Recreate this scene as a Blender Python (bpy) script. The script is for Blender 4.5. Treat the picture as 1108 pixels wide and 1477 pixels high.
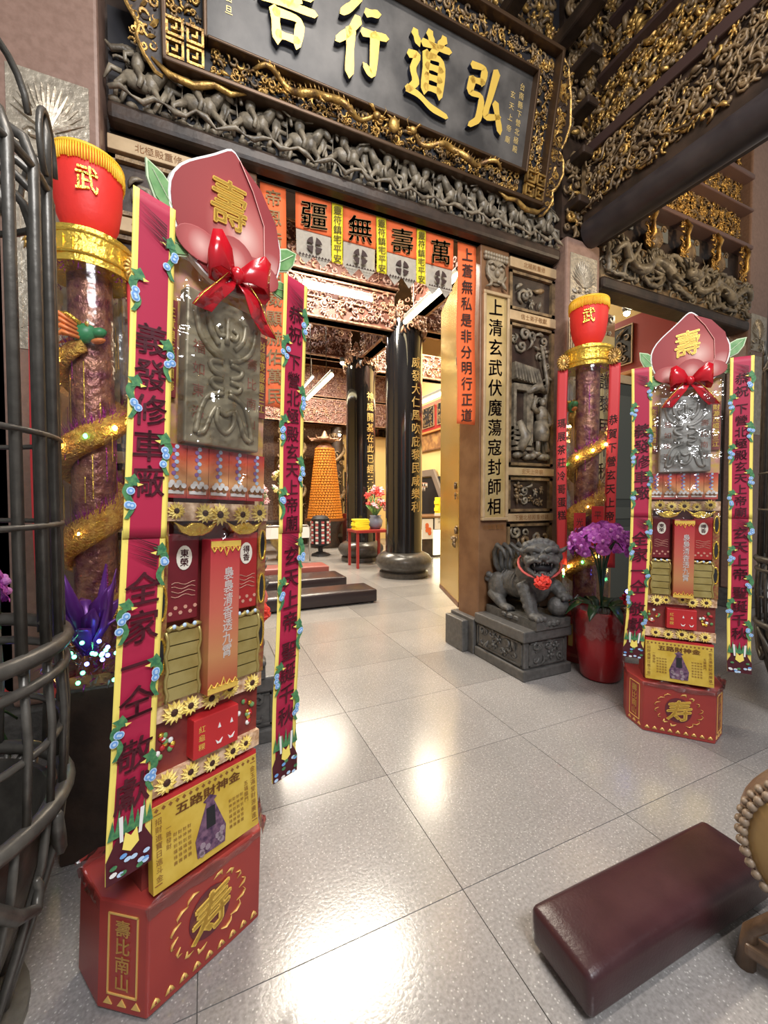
import bpy, math, random
import numpy as np
from mathutils import Matrix, Vector, noise

for _o in list(bpy.data.objects):
    bpy.data.objects.remove(_o, do_unlink=True)
SC = bpy.context.scene
C = SC.collection
PI = math.pi
R = math.radians

# ------------------------------------------------------------------ camera
cam_d = bpy.data.cameras.new('camera')
cam_d.sensor_width = 36.0
cam_d.lens = 586.0 / 1477.0 * 36.0
cam_d.clip_start = 0.02
cam_d.clip_end = 100
cam = bpy.data.objects.new('camera', cam_d)
cam.location = (0, 0, 1.45)
cam.rotation_euler = (R(90 - 1.81), 0, R(-23.85))
C.objects.link(cam)
SC.camera = cam

# ------------------------------------------------------------------ world, lights, exposure
SC.view_settings.view_transform = 'Standard'
SC.view_settings.look = 'None'
SC.view_settings.gamma = 1
SC.view_settings.use_curve_mapping = False
SC.view_settings.exposure = 0.55
w = bpy.data.worlds.new('night_air')
SC.world = w
w.use_nodes = True
w.node_tree.nodes['Background'].inputs[0].default_value = (0.97, 0.95, 0.93, 1)
w.node_tree.nodes['Background'].inputs[1].default_value = 0.24


def area(name, loc, size, power, col, rot=(0, 0, 0), size_y=None):
    d = bpy.data.lights.new(name, 'AREA')
    d.energy = power
    d.color = col
    d.size = size
    if size_y:
        d.shape = 'RECTANGLE'
        d.size_y = size_y
    o = bpy.data.objects.new(name, d)
    o.location = loc
    o.rotation_euler = rot
    C.objects.link(o)
    return o


area('porch_lamp', (1.0, 0.2, 5.9), 1.6, 85, (1.0, 0.93, 0.86), (R(14), 0, 0), 0.5)
area('court_lamp', (0.6, -2.2, 4.8), 1.8, 165, (0.94, 0.96, 1.0), (R(52), 0, 0), 1.0)
area('side_lamp', (5.0, 0.6, 4.0), 0.5, 55, (1.0, 0.78, 0.50), (R(145), 0, R(25)), 0.5)
area('hall_fill', (1.3, 5.6, 5.6), 2.8, 340, (1.0, 0.90, 0.74), (0, 0, 0), 0.6)  # added, unseen area lights that carry the tubes' light through the hall
area('hall_fill', (4.9, 8.0, 5.6), 0.8, 420, (1.0, 0.88, 0.66), (0, 0, 0), 3.0)
area('hall_fill', (2.2, 10.9, 5.6), 2.6, 420, (1.0, 0.87, 0.70), (0, 0, 0), 0.8)

# ------------------------------------------------------------------ materials
MATS = {}


def mat(name, col, rough=0.5, metal=0.0, col2=None, nscale=8.0, ncon=0.5, bump=0.0, bscale=30.0,
        emis=0.0, ecol=None, coat=0.0, spec=None, trans=0.0, alpha=None, ramp=(0.35, 0.65), detail=4.0):
    if name in MATS:
        return MATS[name]
    m = bpy.data.materials.new(name)
    MATS[name] = m
    m.use_nodes = True
    nt = m.node_tree
    b = nt.nodes['Principled BSDF']
    b.inputs['Base Color'].default_value = (*col, 1)
    b.inputs['Roughness'].default_value = rough
    b.inputs['Metallic'].default_value = metal
    if spec is not None:
        b.inputs['Specular IOR Level'].default_value = spec
    if coat:
        b.inputs['Coat Weight'].default_value = coat
        b.inputs['Coat Roughness'].default_value = 0.12
    if emis:
        b.inputs['Emission Color'].default_value = (*(ecol or col), 1)
        b.inputs['Emission Strength'].default_value = emis
    if col2 is not None or bump:
        g = nt.nodes.new('ShaderNodeNewGeometry')
    if col2 is not None:
        n = nt.nodes.new('ShaderNodeTexNoise')
        n.inputs['Scale'].default_value = nscale
        n.inputs['Detail'].default_value = detail
        nt.links.new(g.outputs['Position'], n.inputs['Vector'])
        r = nt.nodes.new('ShaderNodeValToRGB')
        r.color_ramp.elements[0].position = ramp[0]
        r.color_ramp.elements[1].position = ramp[1]
        r.color_ramp.elements[0].color = (*col, 1)
        r.color_ramp.elements[1].color = (*col2, 1)
        nt.links.new(n.outputs['Fac'], r.inputs['Fac'])
        nt.links.new(r.outputs['Color'], b.inputs['Base Color'])
    if bump:
        n2 = nt.nodes.new('ShaderNodeTexNoise')
        n2.inputs['Scale'].default_value = bscale
        n2.inputs['Detail'].default_value = 5
        nt.links.new(g.outputs['Position'], n2.inputs['Vector'])
        bp = nt.nodes.new('ShaderNodeBump')
        bp.inputs['Strength'].default_value = bump
        bp.inputs['Distance'].default_value = 0.02
        nt.links.new(n2.outputs['Fac'], bp.inputs['Height'])
        nt.links.new(bp.outputs['Normal'], b.inputs['Normal'])
    return m


def film(name, gloss=0.12, tint=(1, 1, 1), bump=0.6, bscale=14.0, rough=0.05, edge=0.6):
    """clear plastic: see-through with a fresnel sheen"""
    m = bpy.data.materials.new(name)
    MATS[name] = m
    m.use_nodes = True
    nt = m.node_tree
    nt.nodes.remove(nt.nodes['Principled BSDF'])
    out = nt.nodes['Material Output']
    t = nt.nodes.new('ShaderNodeBsdfTransparent')
    t.inputs['Color'].default_value = (*tint, 1)
    gl = nt.nodes.new('ShaderNodeBsdfGlossy')
    gl.inputs['Roughness'].default_value = rough
    mx = nt.nodes.new('ShaderNodeMixShader')
    g = nt.nodes.new('ShaderNodeNewGeometry')
    n2 = nt.nodes.new('ShaderNodeTexNoise')
    n2.inputs['Scale'].default_value = bscale
    n2.inputs['Detail'].default_value = 3
    nt.links.new(g.outputs['Position'], n2.inputs['Vector'])
    bp = nt.nodes.new('ShaderNodeBump')
    bp.inputs['Strength'].default_value = bump
    bp.inputs['Distance'].default_value = 0.04
    nt.links.new(n2.outputs['Fac'], bp.inputs['Height'])
    nt.links.new(bp.outputs['Normal'], gl.inputs['Normal'])
    fr = nt.nodes.new('ShaderNodeFresnel')
    fr.inputs['IOR'].default_value = 1.45
    nt.links.new(bp.outputs['Normal'], fr.inputs['Normal'])
    ma = nt.nodes.new('ShaderNodeMath')
    ma.operation = 'MULTIPLY_ADD'
    ma.inputs[1].default_value = edge
    ma.inputs[2].default_value = gloss * 0.3
    nt.links.new(fr.outputs['Fac'], ma.inputs[0])
    nt.links.new(ma.outputs[0], mx.inputs['Fac'])
    nt.links.new(t.outputs[0], mx.inputs[1])
    nt.links.new(gl.outputs[0], mx.inputs[2])
    nt.links.new(mx.outputs[0], out.inputs['Surface'])
    return m


def grad_mat(name, stops, kind='Z', a=0.0, b=1.0, rough=0.4, centre=(0, 0, 0), coat=0.0):
    """printed colour gradient in the object's own coordinates (along Z, or round a centre)"""
    m = bpy.data.materials.new(name)
    MATS[name] = m
    m.use_nodes = True
    nt = m.node_tree
    bs = nt.nodes['Principled BSDF']
    bs.inputs['Roughness'].default_value = rough
    bs.inputs['Coat Weight'].default_value = coat
    tc = nt.nodes.new('ShaderNodeTexCoord')
    mr = nt.nodes.new('ShaderNodeMapRange')
    mr.inputs['From Min'].default_value = a
    mr.inputs['From Max'].default_value = b
    if kind == 'Z':
        s = nt.nodes.new('ShaderNodeSeparateXYZ')
        nt.links.new(tc.outputs['Object'], s.inputs[0])
        nt.links.new(s.outputs['Z'], mr.inputs['Value'])
    else:
        vm = nt.nodes.new('ShaderNodeVectorMath')
        vm.operation = 'DISTANCE'
        vm.inputs[1].default_value = centre
        nt.links.new(tc.outputs['Object'], vm.inputs[0])
        nt.links.new(vm.outputs['Value'], mr.inputs['Value'])
    r = nt.nodes.new('ShaderNodeValToRGB')
    el = r.color_ramp.elements
    el[0].position, el[0].color = stops[0][0], (*stops[0][1], 1)
    el[1].position, el[1].color = stops[-1][0], (*stops[-1][1], 1)
    for p, c in stops[1:-1]:
        e = el.new(p)
        e.color = (*c, 1)
    nt.links.new(mr.outputs[0], r.inputs['Fac'])
    nt.links.new(r.outputs['Color'], bs.inputs['Base Color'])
    return m


def floor_mat():
    m = bpy.data.materials.new('speckled_stone')
    m.use_nodes = True
    nt = m.node_tree
    b = nt.nodes['Principled BSDF']
    g = nt.nodes.new('ShaderNodeNewGeometry')
    n = nt.nodes.new('ShaderNodeTexNoise')
    n.inputs['Scale'].default_value = 90
    n.inputs['Detail'].default_value = 4
    r = nt.nodes.new('ShaderNodeValToRGB')
    r.color_ramp.elements[0].position = 0.30
    r.color_ramp.elements[0].color = (0.265, 0.248, 0.236, 1)
    r.color_ramp.elements[1].position = 0.70
    r.color_ramp.elements[1].color = (0.39, 0.368, 0.352, 1)
    v = nt.nodes.new('ShaderNodeTexVoronoi')
    v.inputs['Scale'].default_value = 75
    r2 = nt.nodes.new('ShaderNodeValToRGB')
    r2.color_ramp.elements[0].position = 0.10
    r2.color_ramp.elements[0].color = (0.6, 0.6, 0.6, 1)
    r2.color_ramp.elements[1].position = 0.26
    r2.color_ramp.elements[1].color = (0, 0, 0, 1)
    mx = nt.nodes.new('ShaderNodeMixRGB')
    mx.inputs['Color2'].default_value = (0.80, 0.77, 0.72, 1)
    big = nt.nodes.new('ShaderNodeTexNoise')
    big.inputs['Scale'].default_value = 1.7
    big.inputs['Detail'].default_value = 3
    mb = nt.nodes.new('ShaderNodeMixRGB')
    mb.blend_type = 'MULTIPLY'
    mb.inputs['Fac'].default_value = 0.35
    oi = nt.nodes.new('ShaderNodeObjectInfo')
    mo = nt.nodes.new('ShaderNodeMapRange')
    mo.inputs['To Min'].default_value = 0.86
    mo.inputs['To Max'].default_value = 1.1
    mv = nt.nodes.new('ShaderNodeMixRGB')
    mv.blend_type = 'MULTIPLY'
    mv.inputs['Fac'].default_value = 1
    for q in (n, v, big):
        nt.links.new(g.outputs['Position'], q.inputs['Vector'])
    nt.links.new(n.outputs['Fac'], r.inputs['Fac'])
    nt.links.new(v.outputs['Distance'], r2.inputs['Fac'])
    nt.links.new(r2.outputs['Color'], mx.inputs['Fac'])
    nt.links.new(r.outputs['Color'], mx.inputs['Color1'])
    nt.links.new(mx.outputs['Color'], mb.inputs['Color1'])
    nt.links.new(big.outputs['Fac'], mb.inputs['Color2'])
    nt.links.new(oi.outputs['Random'], mo.inputs['Value'])
    nt.links.new(mb.outputs['Color'], mv.inputs['Color1'])
    nt.links.new(mo.outputs[0], mv.inputs['Color2'])
    nt.links.new(mv.outputs['Color'], b.inputs['Base Color'])
    rr = nt.nodes.new('ShaderNodeMapRange')
    rr.inputs['To Min'].default_value = 0.10
    rr.inputs['To Max'].default_value = 0.26
    nt.links.new(n.outputs['Fac'], rr.inputs['Value'])
    nt.links.new(rr.outputs[0], b.inputs['Roughness'])
    b.inputs['Specular IOR Level'].default_value = 0.75
    bp = nt.nodes.new('ShaderNodeBump')
    bp.inputs['Strength'].default_value = 0.05
    bp.inputs['Distance'].default_value = 0.01
    nt.links.new(n.outputs['Fac'], bp.inputs['Height'])
    nt.links.new(bp.outputs['Normal'], b.inputs['Normal'])
    return m


M = dict(
    floor=floor_mat(),
    grout=mat('grout', (0.10, 0.09, 0.08), 0.9),
    dwood=mat('dark_wood', (0.022, 0.014, 0.010), 0.45, col2=(0.055, 0.033, 0.022), nscale=6, bump=0.1),
    bwood=mat('brown_wood', (0.16, 0.075, 0.035), 0.38, col2=(0.24, 0.125, 0.06), nscale=5, bump=0.06),
    carve=mat('carved_stone_wood', (0.11, 0.09, 0.065), 0.40, col2=(0.31, 0.26, 0.185), nscale=14, bump=0.2, bscale=60),
    carve2=mat('carved_bronze_wood', (0.10, 0.065, 0.035), 0.42, 0.15, col2=(0.30, 0.20, 0.10), nscale=12, bump=0.2, bscale=60),
    gold=mat('gold_leaf', (0.70, 0.43, 0.12), 0.40, 0.65, col2=(0.16, 0.085, 0.035), nscale=13, ramp=(0.40, 0.66), bump=0.3, bscale=70),
    goldp=mat('gold_paint', (0.92, 0.62, 0.12), 0.35, 0.35, bump=0.05),
    navy=mat('navy_edge', (0.015, 0.02, 0.045), 0.4),
    goldtext=mat('gold_text', (0.85, 0.62, 0.24), 0.4, 0.3),
    redcarve=mat('red_gilt_carving', (0.22, 0.09, 0.06), 0.45, 0.2, col2=(0.48, 0.31, 0.20), nscale=16, bump=0.15),
    board=mat('plaque_board', (0.045, 0.042, 0.040), 0.42, col2=(0.13, 0.12, 0.11), nscale=3.5, bump=0.03),
    pillar=mat('pink_granite', (0.28, 0.175, 0.135), 0.42, col2=(0.23, 0.14, 0.105), nscale=30, bump=0.05),
    silver=mat('silver_relief', (0.36, 0.31, 0.24), 0.35, 0.45, col2=(0.52, 0.46, 0.36), nscale=20, bump=0.3, bscale=40),
    stone=mat('dark_stone', (0.062, 0.060, 0.056), 0.52, col2=(0.11, 0.105, 0.098), nscale=24, bump=0.25, bscale=70),
    stonelt=mat('dark_stone_polished', (0.075, 0.072, 0.068), 0.35, col2=(0.11, 0.105, 0.10), nscale=30),
    black=mat('black_column', (0.010, 0.010, 0.012), 0.10, coat=0.6, bump=0.02, bscale=3),
    colbase=mat('column_base', (0.05, 0.045, 0.04), 0.28, col2=(0.08, 0.072, 0.065), nscale=20),
    tan=mat('tan_plate', (0.42, 0.30, 0.17), 0.42, 0.2, col2=(0.52, 0.38, 0.22), nscale=10),
    brass=mat('brass_leaf', (0.86, 0.58, 0.14), 0.26, 0.75, col2=(0.93, 0.70, 0.26), nscale=1.6, bump=0.04, bscale=5),
    orange=mat('orange_paper', (0.90, 0.16, 0.04), 0.75, emis=0.0),
    greyp=mat('grey_gauze', (0.42, 0.37, 0.30), 0.85, col2=(0.48, 0.43, 0.35), nscale=30),
    yelp=mat('yellow_paper', (0.95, 0.80, 0.03), 0.75),
    ink=mat('ink', (0.045, 0.02, 0.015), 0.7),
    inkg=mat('ink_gilt', (0.28, 0.17, 0.06), 0.6, 0.2),
    inkgr=mat('ink_green', (0.13, 0.10, 0.02), 0.7),
    white=mat('white_paper', (0.82, 0.80, 0.77), 0.7),
    crimson=mat('crimson_paper', (0.42, 0.012, 0.055), 0.55),
    inkr=mat('ink_maroon', (0.07, 0.004, 0.012), 0.6),
    lemon=mat('lemon_paper', (0.95, 0.76, 0.16), 0.55),
    blue=mat('print_blue', (0.16, 0.36, 0.72), 0.6),
    lblue=mat('print_light_blue', (0.50, 0.66, 0.86), 0.6),
    green=mat('print_green', (0.03, 0.15, 0.07), 0.6, col2=(0.10, 0.28, 0.10), nscale=90),
    leaf=mat('leaf_green', (0.10, 0.27, 0.08), 0.5, col2=(0.22, 0.40, 0.16), nscale=25),
    leafd=mat('leaf_dark', (0.015, 0.055, 0.018), 0.35),
    red=mat('red_card', (0.36, 0.045, 0.035), 0.34, col2=(0.30, 0.034, 0.03), nscale=4),
    bred=mat('bright_red', (0.50, 0.022, 0.025), 0.45),
    dred=mat('dark_red_card', (0.17, 0.02, 0.02), 0.45, col2=(0.24, 0.04, 0.03), nscale=20),
    satin=mat('red_satin', (0.52, 0.008, 0.018), 0.22, coat=0.3),
    goldfoil=mat('gold_foil', (0.92, 0.62, 0.10), 0.22, 0.8, bump=0.5, bscale=45),
    goldbar=mat('gold_bar', (0.42, 0.32, 0.10), 0.35, 0.55, col2=(0.52, 0.42, 0.16), nscale=18),
    goldpap=mat('gold_joss_paper', (0.66, 0.43, 0.05), 0.40, 0.3, col2=(0.78, 0.56, 0.10), nscale=14),
    brownp=mat('brown_print', (0.22, 0.09, 0.02), 0.6),
    purple=mat('deity_purple', (0.05, 0.02, 0.06), 0.6, col2=(0.20, 0.10, 0.16), nscale=60),
    petal=mat('sunflower_petal', (0.90, 0.66, 0.12), 0.6, col2=(0.95, 0.78, 0.28), nscale=40),
    seed=mat('sunflower_centre', (0.05, 0.015, 0.008), 0.7),
    slate=mat('tablet_grey', (0.30, 0.25, 0.155), 0.40, 0.25, col2=(0.37, 0.31, 0.20), nscale=6),
    slate2=mat('tablet_grey_wrapped', (0.34, 0.33, 0.30), 0.40, 0.2, col2=(0.42, 0.40, 0.37), nscale=6),
    iron=mat('wrought_iron', (0.10, 0.092, 0.080), 0.40, 0.5, col2=(0.15, 0.138, 0.12), nscale=20, bump=0.1),
    orchid=mat('orchid_petal', (0.42, 0.045, 0.46), 0.55, col2=(0.62, 0.16, 0.66), nscale=50),
    orchidc=mat('orchid_centre', (0.75, 0.30, 0.75), 0.5),
    potred=mat('red_pot', (0.40, 0.012, 0.018), 0.28, coat=0.2, bump=0.1, bscale=30),
    lampred=mat('lantern_red', (0.68, 0.025, 0.02), 0.55, emis=0.10, ecol=(1.0, 0.05, 0.03), bump=0.1),
    fringe=mat('gold_fringe', (0.95, 0.55, 0.04), 0.5, emis=0.08, ecol=(1, 0.5, 0.03)),  # faint glow put into the fringe, which is no lamp itself
    tinsel=mat('gold_tinsel', (0.95, 0.62, 0.13), 0.24, 0.6, col2=(0.62, 0.30, 0.07), nscale=40, bump=1.0, bscale=90),
    tinselp=mat('purple_tinsel', (0.42, 0.03, 0.36), 0.25, 0.6, bump=0.9, bscale=80),
    core=mat('foil_core', (0.16, 0.04, 0.06), 0.28, 0.5, col2=(0.42, 0.20, 0.12), nscale=16, bump=0.8, bscale=30),
    cushion=mat('maroon_leatherette', (0.036, 0.010, 0.013), 0.34, col2=(0.050, 0.016, 0.019), nscale=9, bump=0.06, bscale=120),
    cushb=mat('black_leatherette', (0.030, 0.020, 0.022), 0.26, bump=0.05, bscale=90),
    cushr=mat('red_leatherette', (0.22, 0.055, 0.045), 0.4),
    cream=mat('cream_wall', (0.80, 0.58, 0.24), 0.7),
    redpaint=mat('red_lacquer', (0.34, 0.035, 0.03), 0.35),
    beamcore=mat('beam_core', (0.17, 0.07, 0.05), 0.45),
    pinkcarve=mat('pink_gilt_carving', (0.24, 0.12, 0.105), 0.45, 0.15, col2=(0.46, 0.31, 0.26), nscale=22, bump=0.1),
    amber=mat('amber_lamp', (0.72, 0.28, 0.04), 0.45, emis=0.12, ecol=(1.0, 0.36, 0.04)),
    amberd=mat('amber_shadow', (0.16, 0.05, 0.012), 0.6),
    tubeon=mat('lit_tube', (1, 1, 1), 0.4, emis=5, ecol=(1.0, 0.95, 0.85)),
    tubewarm=mat('lit_tube_warm', (1, 1, 1), 0.4, emis=5, ecol=(1.0, 0.85, 0.50)),
    glow=mat('lit_panel', (1, 1, 0.9), 0.4, emis=2.2, ecol=(1.0, 0.95, 0.62)),
    spot=mat('lit_spot', (1, 1, 1), 0.4, emis=60, ecol=(0.86, 0.93, 1.0)),
    spotw=mat('lit_spot_warm', (1, 1, 1), 0.4, emis=45, ecol=(1.0, 0.85, 0.55)),
    ledb=mat('led_blue', (0.1, 0.1, 1), 0.3, emis=12, ecol=(0.12, 0.16, 1)),
    ledg=mat('led_green', (0.1, 1, 0.3), 0.3, emis=6, ecol=(0.1, 1.0, 0.35)),
    ledw=mat('led_warm', (1, 0.8, 0.3), 0.3, emis=40, ecol=(1.0, 0.72, 0.25)),
    drumskin=mat('drum_hide', (0.42, 0.27, 0.10), 0.35, col2=(0.30, 0.18, 0.07), nscale=6),
    drumwood=mat('drum_wood', (0.14, 0.085, 0.05), 0.4, col2=(0.22, 0.14, 0.09), nscale=20, bump=0.2),
    void=mat('dark_void', (0.012, 0.011, 0.014), 0.6),
    tint_teal=mat('gap_panel', (0.05, 0.06, 0.07), 0.5),
)
film('clear_film', 0.20, (1, 1, 1), 0.9, 10.0, 0.08, 0.75)
film('clear_tube', 0.06, (0.98, 0.98, 0.98), 0.3, 5.0, 0.10, 0.55)
M['film'] = MATS['clear_film']
M['acryl'] = MATS['clear_tube']


# ------------------------------------------------------------------ mesh helpers
def _sphere(seg, rings):
    v = [(0, 0, 1)]
    for i in range(1, rings):
        a = PI * i / rings
        for j in range(seg):
            b = 2 * PI * j / seg
            v.append((math.sin(a) * math.cos(b), math.sin(a) * math.sin(b), math.cos(a)))
    v.append((0, 0, -1))
    f = []
    for j in range(seg):
        f.append((0, 1 + j, 1 + (j + 1) % seg))
    for i in range(rings - 2):
        for j in range(seg):
            a = 1 + i * seg + j
            b = 1 + i * seg + (j + 1) % seg
            f.append((a, a + seg, b + seg, b))
    l = len(v) - 1
    k = 1 + (rings - 2) * seg
    for j in range(seg):
        f.append((k + j, l, k + (j + 1) % seg))
    return np.array(v), f


_SPH = {}


def sph(seg, rings):
    if (seg, rings) not in _SPH:
        _SPH[(seg, rings)] = _sphere(seg, rings)
    return _SPH[(seg, rings)]


def rotz(a):
    c, s = math.cos(a), math.sin(a)
    return np.array([[c, -s, 0], [s, c, 0], [0, 0, 1.0]])


def roty(a):
    c, s = math.cos(a), math.sin(a)
    return np.array([[c, 0, s], [0, 1.0, 0], [-s, 0, c]])


def rotx(a):
    c, s = math.cos(a), math.sin(a)
    return np.array([[1.0, 0, 0], [0, c, -s], [0, s, c]])


class MB:
    def __init__(self):
        self.v, self.f, self.m, self.n = [], [], [], 0

    def add(self, v, f, mi=0):
        v = np.asarray(v, float)
        o = self.n
        self.v.append(v)
        self.n += len(v)
        for q in f:
            self.f.append(tuple(i + o for i in q))
            self.m.append(mi)
        return self

    def box(self, x0, x1, y0, y1, z0, z1, mi=0):
        v = [(x, y, z) for z in (z0, z1) for y in (y0, y1) for x in (x0, x1)]
        return self.add(v, [(0, 2, 3, 1), (4, 5, 7, 6), (0, 1, 5, 4), (2, 6, 7, 3), (0, 4, 6, 2), (1, 3, 7, 5)], mi)

    def bar(self, c, s, mi=0, rot=None):
        h = np.array(s) / 2
        v = np.array([(x, y, z) for z in (-1, 1) for y in (-1, 1) for x in (-1, 1)]) * h
        if rot is not None:
            v = v @ rot.T
        return self.add(v + np.array(c), [(0, 2, 3, 1), (4, 5, 7, 6), (0, 1, 5, 4), (2, 6, 7, 3), (0, 4, 6, 2), (1, 3, 7, 5)], mi)

    def ell(self, c, r, mi=0, rot=None, seg=8, rings=6):
        v, f = sph(seg, rings)
        v = v * np.array(r if hasattr(r, '__len__') else (r, r, r))
        if rot is not None:
            v = v @ rot.T
        return self.add(v + np.array(c), f, mi)

    def tube(self, pts, r, n=6, mi=0, flat=1.0, cap=True, closed=False):
        P = np.array(pts, float)
        k = len(P)
        rr = np.full(k, r) if not hasattr(r, '__len__') else np.array(r, float)
        T = np.gradient(P, axis=0)
        if closed:
            T = np.roll(P, -1, 0) - np.roll(P, 1, 0)
        T /= (np.linalg.norm(T, axis=1, keepdims=True) + 1e-9)
        up = np.array([0, 0, 1.0]) if abs(T[0][2]) < 0.9 else np.array([0, 1.0, 0])
        N = np.cross(T[0], up)
        N /= np.linalg.norm(N)
        V = []
        for i in range(k):
            N = N - T[i] * (N @ T[i])
            N /= (np.linalg.norm(N) + 1e-9)
            B = np.cross(T[i], N)
            for j in range(n):
                a = 2 * PI * j / n
                V.append(P[i] + rr[i] * (math.cos(a) * N + flat * math.sin(a) * B))
        F = []
        for i in range(k if closed else k - 1):
            i2 = (i + 1) % k
            for j in range(n):
                F.append((i * n + j, i * n + (j + 1) % n, i2 * n + (j + 1) % n, i2 * n + j))
        if cap and not closed:
            F.append(tuple(range(n))[::-1])
            F.append(tuple((k - 1) * n + j for j in range(n)))
        return self.add(V, F, mi)

    def lathe(self, prof, c=(0, 0, 0), n=24, mi=0, rot=None, a0=0.0):
        V, F = [], []
        k = len(prof)
        for r, z in prof:
            for j in range(n):
                a = a0 + 2 * PI * j / n
                V.append((r * math.cos(a), r * math.sin(a), z))
        for i in range(k - 1):
            for j in range(n):
                F.append((i * n + j, i * n + (j + 1) % n, (i + 1) * n + (j + 1) % n, (i + 1) * n + j))
        if prof[0][0] > 1e-4:
            F.append(tuple(range(n))[::-1])
        if prof[-1][0] > 1e-4:
            F.append(tuple((k - 1) * n + j for j in range(n)))
        V = np.array(V)
        if rot is not None:
            V = V @ rot.T
        return self.add(V + np.array(c), F, mi)

    def prism(self, poly, y0, y1, mi=0, mside=None, rot=None, off=(0, 0, 0)):
        """outline in XZ, given counter-clockwise seen from -Y (x right, z up); y0 is the front"""
        k = len(poly)
        V = [(x, y0, z) for x, z in poly] + [(x, y1, z) for x, z in poly]
        V = np.array(V)
        if rot is not None:
            V = V @ rot.T
        V = V + np.array(off)
        self.add(V, [tuple(range(k)), tuple(range(2 * k - 1, k - 1, -1))], mi)
        o = self.n - 2 * k
        for i in range(k):
            j = (i + 1) % k
            self.f.append((o + j, o + i, o + k + i, o + k + j))
            self.m.append(mi if mside is None else mside)
        return self

    def disc(self, c, r, y=0.0, mi=0, n=14, rz=None):
        cx, cz = c
        rx, rzz = (r, r) if rz is None else (r, rz)
        return self.prism([(cx + rx * math.cos(2 * PI * i / n), cz + rzz * math.sin(2 * PI * i / n)) for i in range(n)], y, y + 0.002, mi)

    def merge(self, o, mat3=None, off=(0, 0, 0), mi=None):
        for arr in [np.vstack(o.v)]:
            v = arr if mat3 is None else arr @ mat3.T
            base = self.n
            self.v.append(v + np.array(off))
            self.n += len(v)
        for q, k in zip(o.f, o.m):
            self.f.append(tuple(i + base for i in q))
            self.m.append(k if mi is None else mi)
        return self

    def mesh(self, name, mats, smooth=False):
        me = bpy.data.meshes.new(name)
        V = np.vstack(self.v) if self.v else np.zeros((0, 3))
        me.from_pydata(V.tolist(), [], self.f)
        for m in (mats if isinstance(mats, (list, tuple)) else [mats]):
            me.materials.append(m)
        if len(self.m):
            me.polygons.foreach_set('material_index', self.m)
        if smooth:
            me.polygons.foreach_set('use_smooth', [True] * len(me.polygons))
        me.update()
        return me

    def build(self, name, mats, parent=None, smooth=False, loc=(0, 0, 0), rot=(0, 0, 0), bevel=0.0, angle=None):
        me = self.mesh(name, mats, smooth)
        o = place(me, name, parent, loc, rot)
        if smooth and angle:
            try:
                me.set_sharp_from_angle(angle=R(angle))
            except Exception:
                pass
        if bevel:
            b = o.modifiers.new('soft_edges', 'BEVEL')
            b.width = bevel
            b.segments = 2
            b.limit_method = 'ANGLE'
            b.angle_limit = R(50)
        return o


def place(me, name, parent=None, loc=(0, 0, 0), rot=(0, 0, 0)):
    o = bpy.data.objects.new(name, me)
    C.objects.link(o)
    o.parent = parent
    o.location = loc
    o.rotation_euler = rot
    return o


def tag(o, label=None, cat=None, group=None, kind=None):
    if label:
        o['label'] = label
    if cat:
        o['category'] = cat
    if group:
        o['group'] = group
    if kind:
        o['kind'] = kind
    return o


def thing(name, label, cat, loc=(0, 0, 0), rz=0.0, group=None, kind=None):
    o = bpy.data.objects.new(name, None)
    C.objects.link(o)
    o.location = loc
    o.rotation_euler = (0, 0, rz)
    o.empty_display_size = 0.1
    return tag(o, label, cat, group, kind)


def stuff(o):
    o['kind'] = 'stuff'
    return o


_TC = bpy.data.curves.new('glyphs', 'FONT')
_TC.align_x = 'CENTER'
_TC.resolution_u = 2
_TO = bpy.data.objects.new('glyphs', _TC)


def text(s, size, m, parent, loc=(0, 0, 0), rz=0.0, line=1.05, ext=0.0, bold=0.0, slant=0.0, fn=None,
         name='lettering', horizontal=False, rot=None, sx=1.0):
    """lettering in the XZ plane facing -Y, centred on loc; columns read downwards"""
    _TC.body = s if horizontal else '\n'.join(s)
    _TC.size = 1.0
    _TC.space_line = line
    _TC.extrude = ext / size
    me = bpy.data.meshes.new_from_object(_TO)
    if bold:
        # heavier strokes: the same glyphs laid side by side
        n0 = len(me.vertices)
        c0 = np.empty(n0 * 3)
        me.vertices.foreach_get('co', c0)
        c0 = c0.reshape(-1, 3)
        fs = [tuple(p.vertices) for p in me.polygons]
        vs, ff = [], []
        for k, (ax, ay) in enumerate(((-1, 0), (1, 0), (0, 0.8), (0, -0.8))):
            vs.append(c0 + np.array([ax * bold * 1.3, ay * bold * 1.3, 0]))
            ff += [tuple(i + k * n0 for i in f) for f in fs]
        me = bpy.data.meshes.new(name)
        me.from_pydata(np.vstack(vs).tolist(), [], ff)
    me.name = name
    n = len(me.vertices)
    co = np.empty(n * 3)
    me.vertices.foreach_get('co', co)
    co = co.reshape(-1, 3)
    mid = (co.min(0) + co.max(0)) / 2
    co[:, 0] -= mid[0]
    co[:, 1] -= mid[1]
    co[:, 1] += slant * co[:, 0]
    co[:, 0] *= sx
    co *= size
    out = np.stack([co[:, 0], -co[:, 2] - ext, co[:, 1]], 1)
    if fn is not None:
        out = out + np.array([loc[0], 0, loc[2]])
        out = np.array([fn(*p) for p in out])
        loc = (0, loc[1], 0)
    me.vertices.foreach_set('co', out.ravel())
    me.materials.clear()
    me.materials.append(m)
    me.polygons.foreach_set('material_index', [0] * len(me.polygons))
    me.update()
    o = place(me, name, parent, loc, rot or (0, 0, rz))
    if size < 0.06:
        o['kind'] = 'stuff'
    return o


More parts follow.
